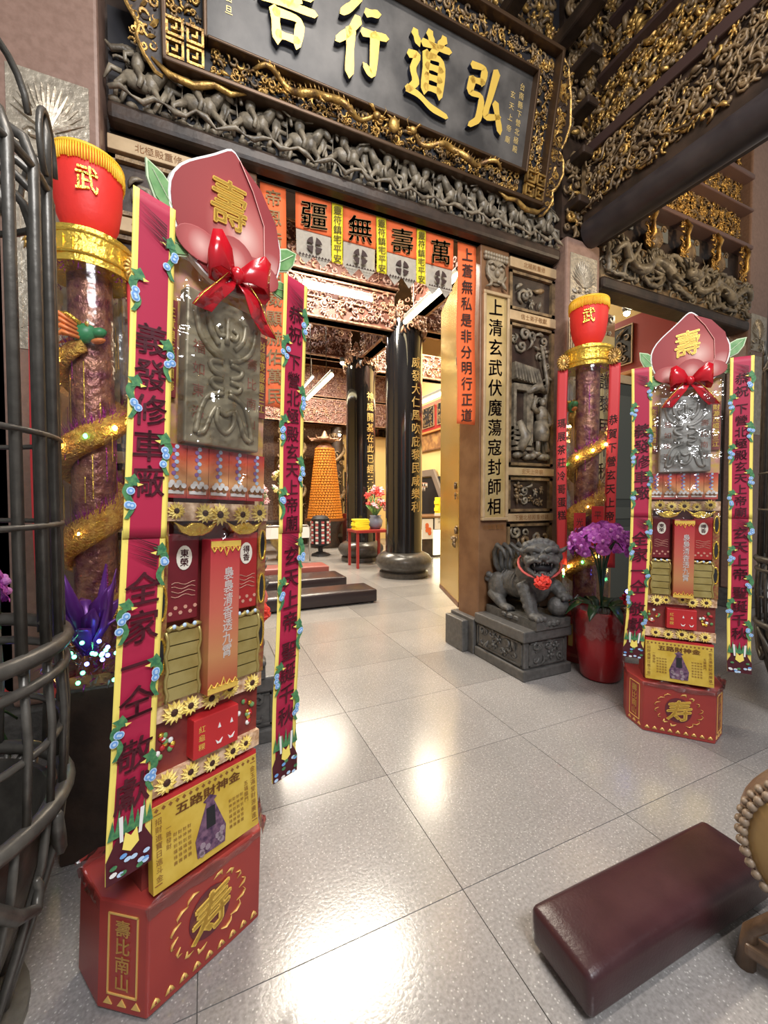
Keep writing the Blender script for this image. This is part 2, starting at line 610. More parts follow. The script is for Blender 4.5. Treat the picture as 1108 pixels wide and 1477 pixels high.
# ------------------------------------------------------------------ carving kit (relief faces -Y)
def curl(turns=1.3, n=11, r0=0.5, th=0.16, lift=0.25):
    b = MB()
    pts, rr = [], []
    for i in range(n):
        t = i / (n - 1)
        a = turns * 2 * PI * t
        r = r0 * (1 - 0.8 * t)
        pts.append((r * math.cos(a), -lift * (0.3 + t * 0.7), r * math.sin(a)))
        rr.append(th * (0.35 + 0.65 * math.sin(PI * (0.12 + 0.8 * t))))
    b.tube(pts, rr, 5)
    return b


def carved_leaf():
    b = MB()
    pts = [(0, -0.05, -0.5), (0.08, -0.2, -0.25), (0.05, -0.3, 0.0), (-0.08, -0.28, 0.25), (-0.25, -0.12, 0.5)]
    b.tube(pts, [0.04, 0.16, 0.2, 0.13, 0.02], 5, flat=0.6)
    return b


def carved_bud():
    b = MB()
    b.ell((0, -0.2, 0), (0.17, 0.2, 0.17), seg=6, rings=4)
    for i in range(5):
        a = 2 * PI * i / 5
        b.ell((0.3 * math.cos(a), -0.12, 0.3 * math.sin(a)), (0.2, 0.12, 0.13), rot=roty(-a), seg=6, rings=4)
    return b


def carved_man():
    b = MB()
    b.ell((0, -0.25, 0.36), 0.14, seg=6, rings=5)
    b.ell((0, -0.2, 0.08), (0.2, 0.16, 0.26), seg=7, rings=5)
    b.tube([(0.15, -0.25, 0.2), (0.36, -0.34, 0.12), (0.42, -0.36, 0.34)], [0.08, 0.07, 0.05], 5)
    b.tube([(-0.15, -0.25, 0.2), (-0.36, -0.3, 0.0)], [0.08, 0.05], 5)
    b.tube([(0.08, -0.2, -0.1), (0.2, -0.28, -0.3), (0.16, -0.2, -0.5)], [0.11, 0.08, 0.06], 5)
    b.tube([(-0.08, -0.2, -0.1), (-0.22, -0.22, -0.28), (-0.26, -0.2, -0.5)], [0.11, 0.08, 0.06], 5)
    b.tube([(-0.1, -0.12, 0.3), (-0.4, -0.1, 0.45), (-0.5, -0.14, 0.25)], [0.03, 0.06, 0.02], 5)
    return b


KIT = [curl(1.4), curl(1.0, 9, 0.5, 0.14), carved_leaf(), carved_bud(), carved_man(), curl(0.6, 7, 0.55, 0.15)]


def carve(mb, x0, x1, z0, z1, y, size, seed, mis=(0,), kinds=(0, 1, 2, 3, 5), dens=1.0, jit=0.45, depth=1.0):
    rnd = random.Random(seed)
    nx = max(1, int((x1 - x0) / size * dens))
    nz = max(1, int((z1 - z0) / size * dens))
    for i in range(nx):
        for j in range(nz):
            x = x0 + (i + 0.5 + rnd.uniform(-jit, jit)) * (x1 - x0) / nx
            z = z0 + (j + 0.5 + rnd.uniform(-jit, jit)) * (z1 - z0) / nz
            k = rnd.choice(kinds)
            s = size * rnd.uniform(0.75, 1.35)
            a = rnd.uniform(0, 2 * PI) if k != 4 else rnd.uniform(-0.3, 0.3)
            A = roty(a) @ np.diag([s * rnd.choice((-1, 1)), s * depth * rnd.uniform(0.8, 1.3), s])
            mb.merge(KIT[k], A, (x, y, z), rnd.choice(mis))
    return mb


def vines(mb, x0, x1, z0, z1, y, n, seed, r=0.012, mi=0):
    rnd = random.Random(seed)
    for _ in range(n):
        x, z = rnd.uniform(x0, x1), rnd.uniform(z0, z1)
        a = rnd.uniform(0, 2 * PI)
        pts = []
        for k in range(10):
            pts.append((x, y - rnd.uniform(0.2, 1.0) * r * 2, z))
            a += rnd.uniform(-0.9, 0.9)
            x = min(x1, max(x0, x + math.cos(a) * r * 3.2))
            z = min(z1, max(z0, z + math.sin(a) * r * 3.2))
        mb.tube(pts, [r * (0.4 + 0.9 * math.sin(PI * (k + 0.5) / 10)) for k in range(10)], 5, mi)
    return mb


def fuse(mb, voxel, name, mats, iters=6, parent=None, loc=(0, 0, 0), rot=(0, 0, 0)):
    """melt overlapping primitives into one smooth skin"""
    me = mb.mesh(name + '_raw', mats)
    o = bpy.data.objects.new(name + '_raw', me)
    C.objects.link(o)
    r = o.modifiers.new('r', 'REMESH')
    r.mode = 'VOXEL'
    r.voxel_size = voxel
    s = o.modifiers.new('s', 'SMOOTH')
    s.factor = 0.5
    s.iterations = iters
    dg = bpy.context.evaluated_depsgraph_get()
    out = bpy.data.meshes.new_from_object(o.evaluated_get(dg))
    bpy.data.objects.remove(o)
    out.name = name
    out.materials.clear()
    for m in (mats if isinstance(mats, (list, tuple)) else [mats]):
        out.materials.append(m)
    out.polygons.foreach_set('material_index', [0] * len(out.polygons))
    out.polygons.foreach_set('use_smooth', [True] * len(out.polygons))
    return place(out, name, parent, loc, rot)


def copy_tree(o, parent=None):
    c = o.copy()
    C.objects.link(c)
    c.parent = parent
    for ch in list(o.children):
        copy_tree(ch, c)
    return c


def sheet(name, x0, x1, z0, z1, nx, nz, fn, mats, parent, cols=None, thick=0.002, loc=(0, 0, 0), rot=(0, 0, 0), smooth=True):
    V, F, mi = [], [], []
    for j in range(nz + 1):
        for i in range(nx + 1):
            x = x0 + (x1 - x0) * (cols[i] if cols else i / nx)
            z = z0 + (z1 - z0) * j / nz
            V.append(fn(x, 0, z))
    b = MB()
    for j in range(nz):
        for i in range(nx):
            a = j * (nx + 1) + i
            F.append((a, a + 1, a + nx + 2, a + nx + 1))
            mi.append(mats[1][i] if isinstance(mats, tuple) else 0)
    b.add(V, F)
    b.m = mi
    o = b.build(name, mats[0] if isinstance(mats, tuple) else mats, parent, smooth, loc, rot)
    if thick:
        s = o.modifiers.new('paper_thickness', 'SOLIDIFY')
        s.thickness = thick
        s.offset = -1
    return o
# ================================================================== the setting
CX = 1.355      # axis of the doorway
YF = 3.12       # face of the temple front

# ---- floor of stone slabs
fl = MB().box(-3.7, 7.6, -3.2, 17, -0.10, -0.006).build('floor', M['grout'])
tag(fl, kind='structure')
TW, TH = 0.8975, 0.6855
tile_me = MB().box(0.0016, TW - 0.0016, 0.0016, TH - 0.0016, -0.004, 0.006).mesh('tile', M['floor'])
for j in range(-5, 18):
    for i in range(-4, 8):
        place(tile_me, 'tile', fl, (0.86 + (i - 1) * TW, 1.2215 + j * TH, -0.006))

# ---- temple front: dark boarded wall round the doorway
wf = MB()
for x0, x1, z0, z1 in ((-1.3, 0.08, 0, 3.78), (2.63, 3.7, 0, 3.78), (-1.3, 3.7, 3.78, 6.9), (3.7, 6.5, 3.85, 6.9), (6.4, 7.6, 0, 6.9), (-3.7, -1.0, 0, 6.9)):
    wf.box(x0, x1, YF + 0.06, YF + 0.24, z0, z1)
wf = tag(wf.build('wall_front', M['dwood']), kind='structure')
tag(MB().box(-3.7, 7.6, -3.2, 17, 6.9, 7.0).build('ceiling', M['dwood']), kind='structure')
tag(MB().box(6.2, 6.35, 3.5, 16.6, 0, 6.9).build('wall_right', M['cream']), kind='structure')
tag(MB().box(-3.7, -3.55, 3.4, 16.6, 0, 6.9).build('wall_left', M['cream']), kind='structure')
tag(MB().box(-3.7, 6.35, 16.5, 16.6, 0, 6.9).build('wall_back', M['redcarve']), kind='structure')


# ---- side bays of carved panels either side of the doorway
def bay(sgn, name_lab):
    t = thing('carved_wall_panel', name_lab, 'wall panel', (CX, YF, 0), 0, 'carved panels flanking the doorway')
    X = lambda a: sgn * (a - CX)

    def bx(x0, x1, y0, y1, z0, z1, nm, m, bev=0.004):
        a, b = sorted((X(x0), X(x1)))
        return MB().box(a, b, y0, y1, z0, z1).build(nm, m, t, bevel=bev)
    x0, x1 = 2.665, 3.235
    bx(x0, x1, 0.0, 0.06, 0.35, 3.78, 'backing', M['dwood'])
    for k, (z, h) in enumerate(((3.64, 0.09), (3.15, 0.09), (1.68, 0.075), (1.235, 0.075))):
        p = bx(x0 - 0.01, x1, -0.05, 0.0, z, z + h, 'name_plate', M['tan'])
        s = ('北極殿重修', '信士弟子敬獻', '玄天上帝廟', '下營北極殿重修誌')[k]
        text(s, 0.055, M['brownp'], p, ((X(x0) + X(x1)) / 2, -0.052, z + h / 2), horizontal=True)
    for z0, z1 in ((3.26, 3.62), (1.78, 3.13), (1.33, 1.66), (0.5, 1.21)):
        for a, b, c, d in ((x0, x1, z0, z0 + 0.025), (x0, x1, z1 - 0.025, z1), (x0, x0 + 0.03, z0, z1), (x1 - 0.04, x1, z0, z1)):
            bx(a, b, -0.035, 0.0, c, d, 'panel_frame', M['carve2'], 0)
    a, b = sorted((X(x0 + 0.05), X(x1 - 0.06)))
    rel = MB()
    carve(rel, a + 0.06, b - 0.06, 3.32, 3.56, 0.0, 0.11, 5, (0, 0, 1), (0, 2, 3, 4), 1.2)
    carve(rel, a, b, 1.38, 1.60, 0.0, 0.10, 6, (0, 1), (0, 2, 3, 4), 1.1)
    carve(rel, a, b, 0.55, 1.17, 0.0, 0.12, 7, (0, 1), (0, 1, 2), 1.1)
    stuff(rel.build('relief', [M['carve'], M['carve2']], t, True))
    # the tall scene: tree, hall roof, standing figure, rocks
    sc = MB()
    carve(sc, a, b, 2.90, 3.08, 0.0, 0.10, 8, (0,), (0, 2, 3), 1.2)
    carve(sc, a + (b - a) * 0.72, b, 2.2, 2.9, 0.0, 0.10, 9, (0,), (0, 2, 5), 1.1)
    sc.tube([(b - 0.05, -0.02, 1.9), (b - 0.09, -0.04, 2.3), (b - 0.03, -0.04, 2.6), (b - 0.12, -0.05, 2.95)], [0.03, 0.028, 0.022, 0.015], 6)
    stuff(sc.build('tree_relief', M['carve'], t, True))
    rf = MB()
    rf.prism([(a, 2.60), (a + 0.36, 2.56), (a + 0.30, 2.72), (a, 2.76)], -0.06, 0.0)
    for k in range(9):
        rf.tube([(a + 0.015 + k * 0.038, -0.075, 2.60 - k * 0.004), (a + 0.01 + k * 0.033, -0.06, 2.75 - k * 0.004)], 0.011, 5)
    rf.box(a, a + 0.33, -0.05, 0.0, 2.50, 2.56)
    rf.box(a, a + 0.03, -0.05, 0, 2.0, 2.5)
    rf.box(a + 0.16, a + 0.24, -0.05, 0, 2.0, 2.5)
    for k in range(5):
        rf.box(a, a + 0.14 + 0.02 * k, -0.06 - 0.006 * k, 0, 2.12 - k * 0.05, 2.15 - k * 0.05)
    rf.build('hall_relief', M['carve'], t)
    fg = MB()
    fx = a + 0.34
    fg.ell((fx, -0.07, 2.40), (0.035, 0.035, 0.045))
    fg.ell((fx, -0.06, 2.27), (0.07, 0.05, 0.10))
    fg.tube([(fx - 0.05, -0.06, 2.3), (fx - 0.13, -0.08, 2.34), (fx - 0.1, -0.08, 2.45)], [0.03, 0.026, 0.015], 6)
    fg.tube([(fx + 0.05, -0.06, 2.3), (fx + 0.09, -0.09, 2.2), (fx + 0.04, -0.09, 2.16)], [0.03, 0.026, 0.018], 6)
    fg.lathe([(0.07, -0.2), (0.085, -0.12), (0.06, 0.0)], (fx, -0.05, 2.22), 10)
    fg.tube([(fx - 0.04, -0.06, 2.05), (fx - 0.05, -0.06, 1.92)], 0.025, 6)
    fg.tube([(fx + 0.04, -0.06, 2.05), (fx + 0.08, -0.06, 1.92)], 0.025, 6)
    fg.tube([(fx - 0.18, -0.05, 2.48), (fx - 0.05, -0.06, 2.56), (fx + 0.06, -0.05, 2.50)], [0.02, 0.05, 0.02], 6)
    for k in range(7):
        fg.ell((a + 0.06 + k * 0.06, -0.03, 1.88 + 0.02 * math.sin(k * 2)), (0.05, 0.05, 0.035))
    fg.tube([(a + 0.05, -0.06, 2.2), (a + 0.12, -0.08, 2.05), (a + 0.06, -0.06, 1.92)], [0.03, 0.06, 0.05], 6)
    fg.build('figure_relief', M['carve'], t, True)
    return t


bay(1, 'dark carved wall panel with pavilion scene right of the doorway')
bay(-1, 'dark carved wall panel with tan name plates behind the left peach stand')


# ---- wooden door posts with gilt couplet boards
def door_post(sgn, lab, s):
    t = thing('door_post', lab, 'door post', (CX, YF, 0), 0, 'door posts')
    a, b = sorted((sgn * (2.335 - CX), sgn * (2.665 - CX)))
    MB().box(a, b, -0.02, 0.30, 0.30, 3.78).build('shaft', M['bwood'], t, bevel=0.008)
    c = (a + b) / 2
    fr = MB()
    for q in (-1, 1):
        fr.box(c + q * 0.135 - 0.015, c + q * 0.135 + 0.015, -0.06, -0.02, 1.28, 3.33)
    fr.box(c - 0.15, c + 0.15, -0.06, -0.02, 3.33, 3.36)
    fr.box(c - 0.15, c + 0.15, -0.06, -0.02, 1.25, 1.28)
    fr.build('couplet_frame', M['tan'], t, bevel=0.006)
    bd = MB().box(c - 0.12, c + 0.12, -0.035, -0.02, 1.28, 3.33).build('couplet_board', mat('gilt_board', (0.50, 0.37, 0.15), 0.4, 0.4, col2=(0.58, 0.45, 0.22), nscale=7), t)
    text(s, 0.165, M['ink'], bd, (c, -0.037, 2.305), line=1.12, bold=0.012, slant=0.08)
    text('北極殿重修', 0.05, M['brownp'], bd, (c, -0.037, 1.19), horizontal=True)
    # carved lion mask on top
    mk = MB()
    for k in range(9):
        for r in range(2):
            mk.ell((c - 0.12 + k * 0.03, -0.035, 3.70 - r * 0.035), 0.022, seg=6, rings=4)
    for q in (-1, 1):
        mk.ell((c + q * 0.05, -0.04, 3.57), (0.032, 0.03, 0.024))
        mk.tube([(c + q * 0.09, -0.05, 3.60), (c + q * 0.05, -0.06, 3.62), (c + q * 0.01, -0.05, 3.59)], 0.012, 5)
        mk.tube([(c, -0.05, 3.46), (c + q * 0.06, -0.05, 3.45), (c + q * 0.11, -0.04, 3.52)], 0.013, 5)
        mk.tube([(c + q * 0.05, -0.04, 3.48), (c + q * 0.08, -0.06, 3.41), (c + q * 0.12, -0.04, 3.40)], [0.02, 0.016, 0.005], 5)
    mk.ell((c, -0.05, 3.53), (0.03, 0.035, 0.04))
    mk.ell((c, -0.03, 3.56), (0.12, 0.02, 0.14))
    mk.build('lion_mask', mat('mask_wood', (0.24, 0.19, 0.13), 0.45, 0.1, col2=(0.32, 0.26, 0.18), nscale=14), t, True)
    if sgn > 0:
        st = MB()
        st.box(a - 0.055, b, -0.022, 0.36, 0.0, 0.33)
        st.build('stone_foot', M['stonelt'], t, bevel=0.01)
        MB().box(a - 0.12, a - 0.05, 0.06, 0.36, 0.0, 0.30).build('threshold_socket', M['stonelt'], t, bevel=0.012)
    else:
        MB().box(a, b + 0.055, -0.022, 0.36, 0.0, 0.33).build('stone_foot', M['stonelt'], t, bevel=0.01)
    return t


door_post(1, 'brown wooden door post with gilt couplet board behind the stone lion', '上清玄武伏魔蕩寇封師相')
door_post(-1, 'brown wooden door post mostly hidden by the left peach stand', '北極玄天上帝蕩魔天尊')

# ---- open brass-faced door leaf
dl = thing('door_leaf', 'tall yellow brass door leaf standing open inside the doorway', 'door', (2.40, 3.47, 0.39), R(90 - 20))
MB().box(0, 0.92, -0.03, 0.03, 0, 3.35).build('leaf_board', M['brass'], dl, bevel=0.006)
MB().box(-0.01, 0.93, -0.035, 0.035, -0.05, 0.0).build('bottom_rail', M['bwood'], dl)
for z in (0.55, 1.05, 2.35):
    h = MB()
    carve(h, 0.02, 0.12, z, z + 0.2, 0.0, 0.09, int(z * 10), (0,), (0, 2, 4))
    stuff(h.build('hinge_ornament', M['carve2'], dl, True, rot=(0, 0, 0), loc=(0, 0.05, 0) if 0 else (0, -0.03, 0)))
    h2 = MB()
    carve(h2, -0.12, -0.02, z, z + 0.2, 0.0, 0.09, int(z * 10), (0,), (0, 2, 4))
    stuff(h2.build('hinge_ornament', M['carve2'], dl, True, rot=(0, 0, PI), loc=(0, 0.03, 0)))


# ---- carved lintel with mounted warriors
def rider(seed):
    r = random.Random(seed)
    b = MB()
    b.ell((0, -0.10, 0), (0.17, 0.08, 0.085))
    b.ell((0.12, -0.11, 0.02), (0.08, 0.075, 0.09))
    b.tube([(0.15, -0.12, 0.05), (0.22, -0.14, 0.15), (0.25, -0.15, 0.19)], [0.065, 0.05, 0.04], 6)
    b.ell((0.30, -0.15, 0.17), (0.075, 0.035, 0.035), rot=roty(0.6))
    for k, (x, sw) in enumerate(((0.15, 0.10), (0.10, -0.02), (-0.12, -0.08), (-0.14, 0.05))):
        y = -0.13 if k % 2 == 0 else -0.06
        sw += r.uniform(-0.04, 0.04)
        b.tube([(x, y, -0.04), (x + sw, y - 0.02, -0.13), (x + sw * 0.6 - 0.02, y, -0.24)], [0.04, 0.028, 0.022], 5)
    b.tube([(-0.16, -0.08, 0.04), (-0.26, -0.1, 0.03), (-0.30, -0.1, -0.10)], [0.025, 0.03, 0.01], 5)
    b.tube([(0.17, -0.09, 0.16), (0.08, -0.08, 0.12), (0.05, -0.1, 0.06)], [0.02, 0.03, 0.015], 5)
    b.ell((-0.02, -0.12, 0.16), (0.065, 0.06, 0.10))
    b.ell((-0.01, -0.13, 0.29), (0.042, 0.042, 0.048))
    b.tube([(-0.01, -0.13, 0.32), (-0.02, -0.13, 0.38)], [0.035, 0.006], 6)
    b.tube([(0.03, -0.14, 0.22), (0.12, -0.18, 0.22), (0.16, -0.2, 0.28 + r.uniform(-0.05, 0.05))], [0.03, 0.026, 0.02], 5)
    b.tube([(-0.06, -0.14, 0.22), (-0.14, -0.14, 0.18), (-0.12, -0.16, 0.10)], [0.03, 0.026, 0.02], 5)
    b.tube([(-0.02, -0.17, 0.08), (0.04, -0.19, -0.02), (0.02, -0.18, -0.10)], [0.04, 0.032, 0.025], 5)
    a = r.uniform(-0.5, 0.5)
    b.tube([(0.16 - 0.25 * math.cos(a), -0.2, 0.26 - 0.25 * math.sin(a)), (0.16 + 0.3 * math.cos(a), -0.21, 0.26 + 0.3 * math.sin(a))], 0.010, 5)
    b.tube([(-0.05, -0.06, 0.24), (-0.18, -0.04, 0.30), (-0.28, -0.05, 0.24), (-0.34, -0.06, 0.28)], [0.015, 0.035, 0.03, 0.01], 5)
    return b


def footman(seed):
    r = random.Random(seed)
    b = MB()
    A = np.diag([0.48, 0.48, 0.62])
    b.merge(KIT[4], A, (0, -0.02, 0.06))
    b.tube([(0.2, -0.2, -0.2), (0.17, -0.2, 0.38)], 0.010, 5)
    return b


RM = [rider(s).mesh('carved_rider', M['carve'], True) for s in (1, 2, 3)] + [footman(4).mesh('carved_warrior', M['carve'], True)]
RM.append(footman(5).mesh('carved_warrior', M['carve'], True))

lt = thing('carved_lintel', 'dark carved lintel with mounted warriors below the name board', 'lintel', (CX, YF, 3.78))
MB().box(-1.87, 1.87, -0.02, 0.055, 0.0, 0.75).build('backing', M['void'], lt)
MB().box(-1.87, 1.87, -0.12, 0.055, 0.0, 0.11).build('lower_beam', M['dwood'], lt, bevel=0.03)
ed = MB()
rnd = random.Random(11)
pts = [(-1.85 + k * 0.0597, -0.15 - 0.02 * rnd.random(), 0.13 + 0.025 * math.sin(k * 1.7) + 0.015 * rnd.random()) for k in range(63)]
ed.tube(pts, [0.013 + 0.008 * math.sin(k * 2.3) for k in range(63)], 6)
pts = [(-1.85 + k * 0.09, -0.05, 0.47 + 0.03 * math.sin(k * 1.3)) for k in range(42)]
ed.tube(pts, 0.018, 6)
for k in range(40):
    ed.ell((-1.83 + k * 0.094, -0.09, 0.115 + 0.02 * rnd.random()), (0.035, 0.03, 0.02), seg=7, rings=5)
vines(ed, -1.84, 1.84, 0.16, 0.44, -0.03, 60, 13, 0.007)
carve(ed, -1.84, 1.84, 0.15, 0.44, -0.01, 0.07, 14, (0,), (0, 1, 2, 5), 0.55)
stuff(ed.build('cloud_scrolls', M['carve'], lt, True))
for k in range(21):
    x = -1.70 + k * 0.170
    j = (k // 2) % 3 if k % 2 == 0 else 3 + (k // 2) % 2
    o = place(RM[j], RM[j].name.split('.')[0], lt, (x, -0.03, 0.275 + rnd.uniform(-0.01, 0.02)), (0, rnd.uniform(-0.15, 0.15), 0))
    sc = rnd.uniform(0.60, 0.66) if j < 3 else rnd.uniform(0.50, 0.58)
    o.scale = (sc * (1 if (k < 10) else -1) * (0.92 if j < 3 else 0.7), sc * (0.85 if j < 3 else 0.6), sc)

# ---- the great name board
BRUSH = {
    '善': [[(3.5, 9.7), (4.3, 8.7)], [(6.5, 9.8), (5.6, 8.7)], [(2.6, 8.3), (7.4, 8.6)], [(3.1, 7.3), (6.9, 7.6)], [(1.4, 6.1), (8.6, 6.6)],
          [(5, 8.8), (5, 5.2)], [(3.3, 5.9), (4.0, 5.1)], [(6.7, 6.0), (5.9, 5.1)], [(0.6, 4.4), (9.4, 5.1)], [(2.8, 3.6), (3.3, 0.6)],
          [(2.8, 3.4), (7.2, 3.8), (6.6, 0.8)], [(3.3, 1.1), (6.7, 1.3)]],
    '行': [[(3.8, 9.6), (2.8, 8.2), (1.0, 6.9)], [(4.0, 7.0), (2.6, 5.2), (0.4, 3.6)], [(2.7, 5.4), (2.8, 0.4)], [(5.4, 8.2), (7.6, 8.7)],
          [(4.9, 5.8), (9.4, 6.4)], [(7.3, 6.1), (7.3, 1.0), (5.7, 2.0)]],
    '道': [[(4.6, 9.8), (5.3, 8.8)], [(8.0, 9.9), (7.0, 8.8)], [(3.4, 8.2), (9.2, 8.7)], [(6.3, 8.4), (5.7, 7.2)], [(4.4, 7.1), (4.5, 2.5)],
          [(4.4, 6.9), (8.0, 7.2), (7.9, 2.5)], [(4.6, 5.6), (7.8, 5.8)], [(4.6, 4.3), (7.8, 4.5)], [(4.6, 2.9), (7.8, 3.1)],
          [(1.5, 9.0), (2.4, 7.9)], [(0.7, 6.0), (2.7, 6.4), (1.6, 4.4), (2.7, 2.9), (1.0, 1.5)], [(0.8, 1.7), (3.4, 1.5), (6.2, 0.5), (9.8, 0.2)]],
    '弘': [[(1.4, 8.6), (4.6, 9.0), (4.2, 6.9)], [(1.7, 6.7), (4.3, 7.0)], [(1.8, 6.8), (1.3, 4.8), (4.5, 5.2), (4.2, 1.8), (2.2, 0.6)],
          [(7.4, 9.2), (6.4, 5.4), (5.4, 2.4), (9.2, 3.4)], [(7.9, 5.0), (9.7, 1.6)]],
    '壽': [[(2.6, 9.0), (7.6, 9.3)], [(5.1, 9.9), (4.9, 7.0)], [(3.2, 8.1), (7.0, 8.3)], [(1.4, 7.0), (8.8, 7.3)], [(3.0, 6.0), (7.2, 6.2), (6.0, 5.0)],
          [(2.2, 5.0), (8.0, 5.2)], [(4.0, 4.8), (2.6, 2.4)], [(2.8, 3.9), (4.6, 4.0), (4.4, 2.6), (2.8, 2.5)], [(5.4, 3.8), (9.2, 4.1)], [(7.4, 5.2), (7.2, 0.4), (6.0, 1.2)],
          [(5.6, 2.9), (6.3, 2.1)], [(1.0, 6.2), (0.6, 2.0), (2.0, 0.6)]],
}


def brush(ch, w, h, wid, m, parent, loc, ext=0.03, rot=(0, 0, 0), name='lettering', slant=0.0, side=None):
    b = MB()
    for st in BRUSH[ch]:
        P = np.array([((x / 10 - 0.5) * w, (z / 10 - 0.5) * h + slant * (x / 10 - 0.5) * w) for x, z in st])
        seg = []
        for i in range(len(P) - 1):
            n = 5
            for k in range(n):
                seg.append(P[i] + (P[i + 1] - P[i]) * k / n)
        seg.append(P[-1])
        seg = np.array(seg)
        for _ in range(2):
            s2 = seg.copy()
            s2[1:-1] = 0.25 * seg[:-2] + 0.5 * seg[1:-1] + 0.25 * seg[2:]
            seg = s2
        T = np.gradient(seg, axis=0)
        T /= np.linalg.norm(T, axis=1, keepdims=True) + 1e-9
        N = np.stack([-T[:, 1], T[:, 0]], 1)
        k = len(seg)
        L = []
        for i in range(k):
            t = i / (k - 1)
            horiz = abs(T[i, 0])
            ww = wid * (1.0 - 0.32 * horiz) * (0.72 + 0.35 * abs(t - 0.45) * 2) * (1.0 if t < 0.75 else 1.0 - 0.9 * (t - 0.75) * (1 if k < 8 else 1.6))
            L.append(ww / 2)
        L = np.array(L)[:, None]
        a, c = seg + N * L, seg - N * L
        st_pt = seg[0] - T[0] * L[0] * 0.7
        en_pt = seg[-1] + T[-1] * L[-1] * 1.2
        V = [(st_pt[0], -ext, st_pt[1])]
        for i in range(k):
            V += [(c[i][0], -ext, c[i][1]), (a[i][0], -ext, a[i][1])]
        V.append((en_pt[0], -ext, en_pt[1]))
        nf = len(V)
        V += [(x, 0.0, z) for x, y, z in V]
        F = [(0, 1, 2)]
        for i in range(k - 1):
            q = 1 + 2 * i
            F.append((q, q + 2, q + 3, q + 1))
        F.append((nf - 3, nf - 1, nf - 2))
        ring = [0] + [1 + 2 * i for i in range(k)] + [nf - 1] + [2 + 2 * i for i in range(k - 1, -1, -1)]
        for i in range(len(ring)):
            p, q = ring[i], ring[(i + 1) % len(ring)]
            F.append((q, p, p + nf, q + nf))
        b.add(V, F)
        nside = len(ring)
        b.m[-nside:] = [1] * nside
    return b.build(name, [m, side or m], parent, False, loc, rot)


pl = thing('name_board', 'large dark name board with four gold characters in a gilt dragon frame', 'sign', (CX, 3.0, 4.22))
pl.rotation_euler = (R(11), 0, 0)
MB().box(-1.30, 1.30, -0.02, 0.06, 0.18, 0.92).build('board', M['board'], pl)
for ch, x in zip('善行道弘', (-0.80, -0.27, 0.27, 0.80)):
    brush(ch, 0.40, 0.50, 0.075, M['goldp'], pl, (x, -0.02, 0.56), 0.045, side=M['navy'])
text('台南縣下營北極殿', 0.055, M['goldtext'], pl, (1.20, -0.023, 0.57), line=1.2)
text('玄天上帝廟', 0.055, M['goldtext'], pl, (1.11, -0.023, 0.55), line=1.5)
text('歲次丁巳年吉旦', 0.05, M['goldtext'], pl, (-1.17, -0.023, 0.60), line=1.3)
b = MB().box(-1.07, -1.01, -0.024, -0.02, 0.52, 0.60)
b.build('seal', mat('seal_red', (0.30, 0.16, 0.13), 0.6), pl)
fr = MB()
for z0, z1 in ((-0.04, -0.01), (0.165, 0.185), (0.915, 0.935), (1.14, 1.17)):
    fr.box(-1.56 if z0 < 0 or z0 > 1 else -1.30, 1.56 if z0 < 0 or z0 > 1 else 1.30, -0.09, 0.08, z0, z1)
for q in (-1, 1):
    fr.box(*sorted((q * 1.30, q * 1.325)), -0.09, 0.08, 0.165, 0.935)
    fr.box(*sorted((q * 1.53, q * 1.56)), -0.09, 0.08, -0.04, 1.17)
fr.box(-1.55, 1.55, 0.0, 0.06, -0.02, 0.18, 1)
fr.box(-1.55, 1.55, 0.0, 0.06, 0.92, 1.15, 1)
for q in (-1, 1):
    fr.box(*sorted((q * 1.30, q * 1.55)), 0.0, 0.06, 0.1, 1.0, 1)
fr.build('frame_rails', [mat('gilt_rail', (0.10, 0.058, 0.032), 0.35, 0.5), M['void']], pl, bevel=0.008)
cv = MB()
carve(cv, -1.28, 1.28, 0.0, 0.165, -0.01, 0.055, 21, (0, 0, 0, 1), (0, 1, 2, 3, 5), 1.5)
carve(cv, -1.5, 1.5, 0.95, 1.13, 0.0, 0.06, 22, (0, 1), (0, 1, 2, 3, 5), 1.4)
for q in (-1, 1):
    a, c = sorted((q * 1.34, q * 1.52))
    carve(cv, a, c, 0.20, 0.95, 0.0, 0.055, 23 + q, (0, 0, 1), (0, 2, 3, 5), 1.5)
stuff(cv.build('frame_carving', [M['gold'], M['carve2']], pl, True))
# fretwork corner brackets
fm = MB()
for ox, oz in ((0, 0), (0.115, 0.0), (0.0, 0.11), (0.115, 0.11)):
    for a, c, d, e in ((0, 0.1, 0, 0.014), (0, 0.1, 0.082, 0.096), (0, 0.014, 0, 0.096), (0.086, 0.1, 0, 0.07), (0.034, 0.07, 0.034, 0.046), (0.034, 0.046, 0.034, 0.07)):
        fm.box(ox + a, ox + c, -0.06, -0.02, oz + d, oz + e)
fm = fm.mesh('corner_fret', M['gold'])
for q in (-1, 1):
    o = place(fm, 'corner_fret', pl, (q * 1.32, -0.03, -0.01))
    o.scale = (q, 1, 1)


